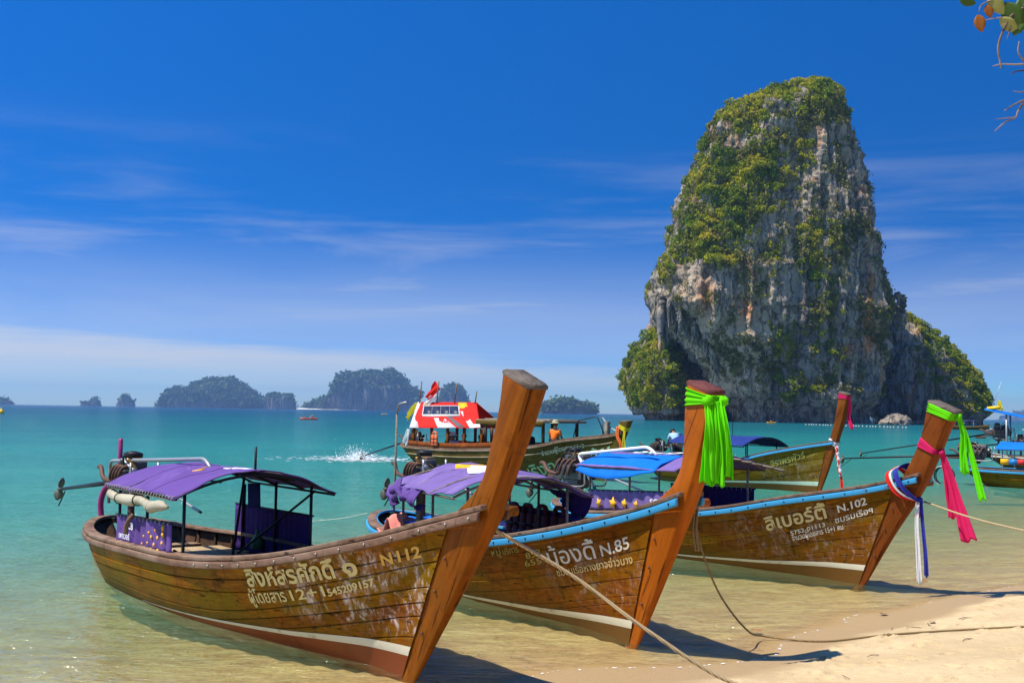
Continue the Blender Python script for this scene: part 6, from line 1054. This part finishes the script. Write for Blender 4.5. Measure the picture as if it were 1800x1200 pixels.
mb = MB(); mb.tube(smooth_path(np.array([(5.2, 4.6, TB[2]-.1), (5.1, 4.7, 2.4), (4.85, 4.75, 3.6), (4.5, 4.8, 4.9), (4.4, 4.9, 6.2)])-TB, 6), np.linspace(.2, .1, 25), 10); mb.build('trunk', M['bark'], tree, True)
def limb(pts, r0, r1, name='twig'): P_ = smooth_path(np.array(pts)-TB, 5); mb = MB(); mb.tube(P_, np.linspace(r0, r1, len(P_)), 6); return mb.build(name, M['bark'], tree, True)
limb([(4.6, 4.8, 4.7), (3.6, 4.9, 4.62), (2.8, 5, 4.45), (2.27, 5, 4.25)], .042, .011, 'branch'); limb([(4.8, 4.75, 3.8), (3.6, 4.9, 4.0), (2.8, 5, 3.95), (2.3, 5, 3.99)], .034, .008, 'branch'); limb([(4.75, 4.75, 3.7), (3.6, 4.9, 3.75), (2.8, 5, 3.86), (2.3, 5, 3.82)], .03, .008, 'branch')
for pts_, r0 in [([(2.3, 5, 4.26), (2.22, 5, 4.21), (2.18, 5, 4.14), (2.155, 5, 4.06), (2.165, 5, 3.985), (2.165, 5, 3.965)], .007), ([(2.2, 5, 4.2), (2.15, 5, 4.195), (2.1, 5, 4.185)], .004), ([(2.26, 5, 4.24), (2.22, 5, 4.17), (2.195, 5, 4.10)], .004), ([(2.3, 5, 3.99), (2.24, 5, 3.985), (2.17, 5, 3.985), (2.13, 5, 3.975)], .005), ([(2.27, 5, 4.0), (2.245, 5, 4.04), (2.25, 5, 4.09)], .005), ([(2.3, 5, 3.96), (2.24, 5, 3.955), (2.21, 5, 3.94)], .004), ([(2.3, 5, 3.87), (2.25, 5, 3.86), (2.22, 5, 3.865)], .0035), ([(2.3, 5, 3.83), (2.26, 5, 3.82), (2.22, 5, 3.80), (2.18, 5, 3.775)], .005), ([(2.27, 5, 3.82), (2.24, 5, 3.77), (2.23, 5, 3.745), (2.18, 5, 3.72), (2.135, 5, 3.68)], .005), ([(2.23, 5, 3.745), (2.18, 5, 3.74), (2.14, 5, 3.735)], .003), ([(2.19, 5, 4.3), (2.09, 5, 4.26), (2.07, 5, 4.22)], .004)]: limb(pts_, r0, r0*.45)
for x, z, s, mt, ry in [(2.075, 4.17, .085, 'red_leaf', 1.35), (2.115, 4.225, .065, 'red_leaf', 1.2), (2.15, 4.255, .11, 'yellow_leaf', .9), (2.225, 4.2, .16, 'green_leaf', 1.1), (2.25, 4.18, .14, 'green_leaf', 1.9), (2.205, 4.165, .1, 'yellow_leaf', .6), (2.27, 4.235, .13, 'green_leaf', 1.5), (2.02, 4.27, .08, 'green_leaf', .3), (2.3, 4.18, .12, 'green_leaf', 1.0)]: leaf_obj('leaf', tuple(np.array((x, 5, z))-TB), s, M[mt], (math.pi/2+.3, ry, 0), parent=tree)
rl = np.random.default_rng(9); C_ = np.array([4.4, 5.0, 6.6])+rl.normal(0, 1, (900, 3))*np.array([.9, .9, .7]); C_ = C_[(C_[:, 0] > 3.3) & (C_[:, 2] > 5.4)]
for k_ in range(34):                                      # side twigs with leaves along the limbs beyond the picture's edge
    t_ = rl.uniform(0, 1); bx0 = np.array([2.65+1.8*t_, 5-.2*t_, [4.45+.2*t_, 3.95+.02*t_, 3.86-.12*t_][k_ % 3]]); tip = bx0+rl.normal(0, 1, 3)*np.array([.16, .28, .22]); limb([bx0, (bx0+tip)/2+rl.normal(0, .03, 3), tip], .007, .003)
    C_ = np.concatenate([C_, tip+rl.normal(0, .09, (16, 3))])
C_ = C_[C_[:, 0] > 2.45]; V, q = leaf_cloud(C_-TB, rl.normal(0, 1, C_.shape), rl.uniform(.06, .11, len(C_)), rl); tag(link('crown', fast_mesh('crown', V, q), M['green_leaf'], tree), kind='stuff')
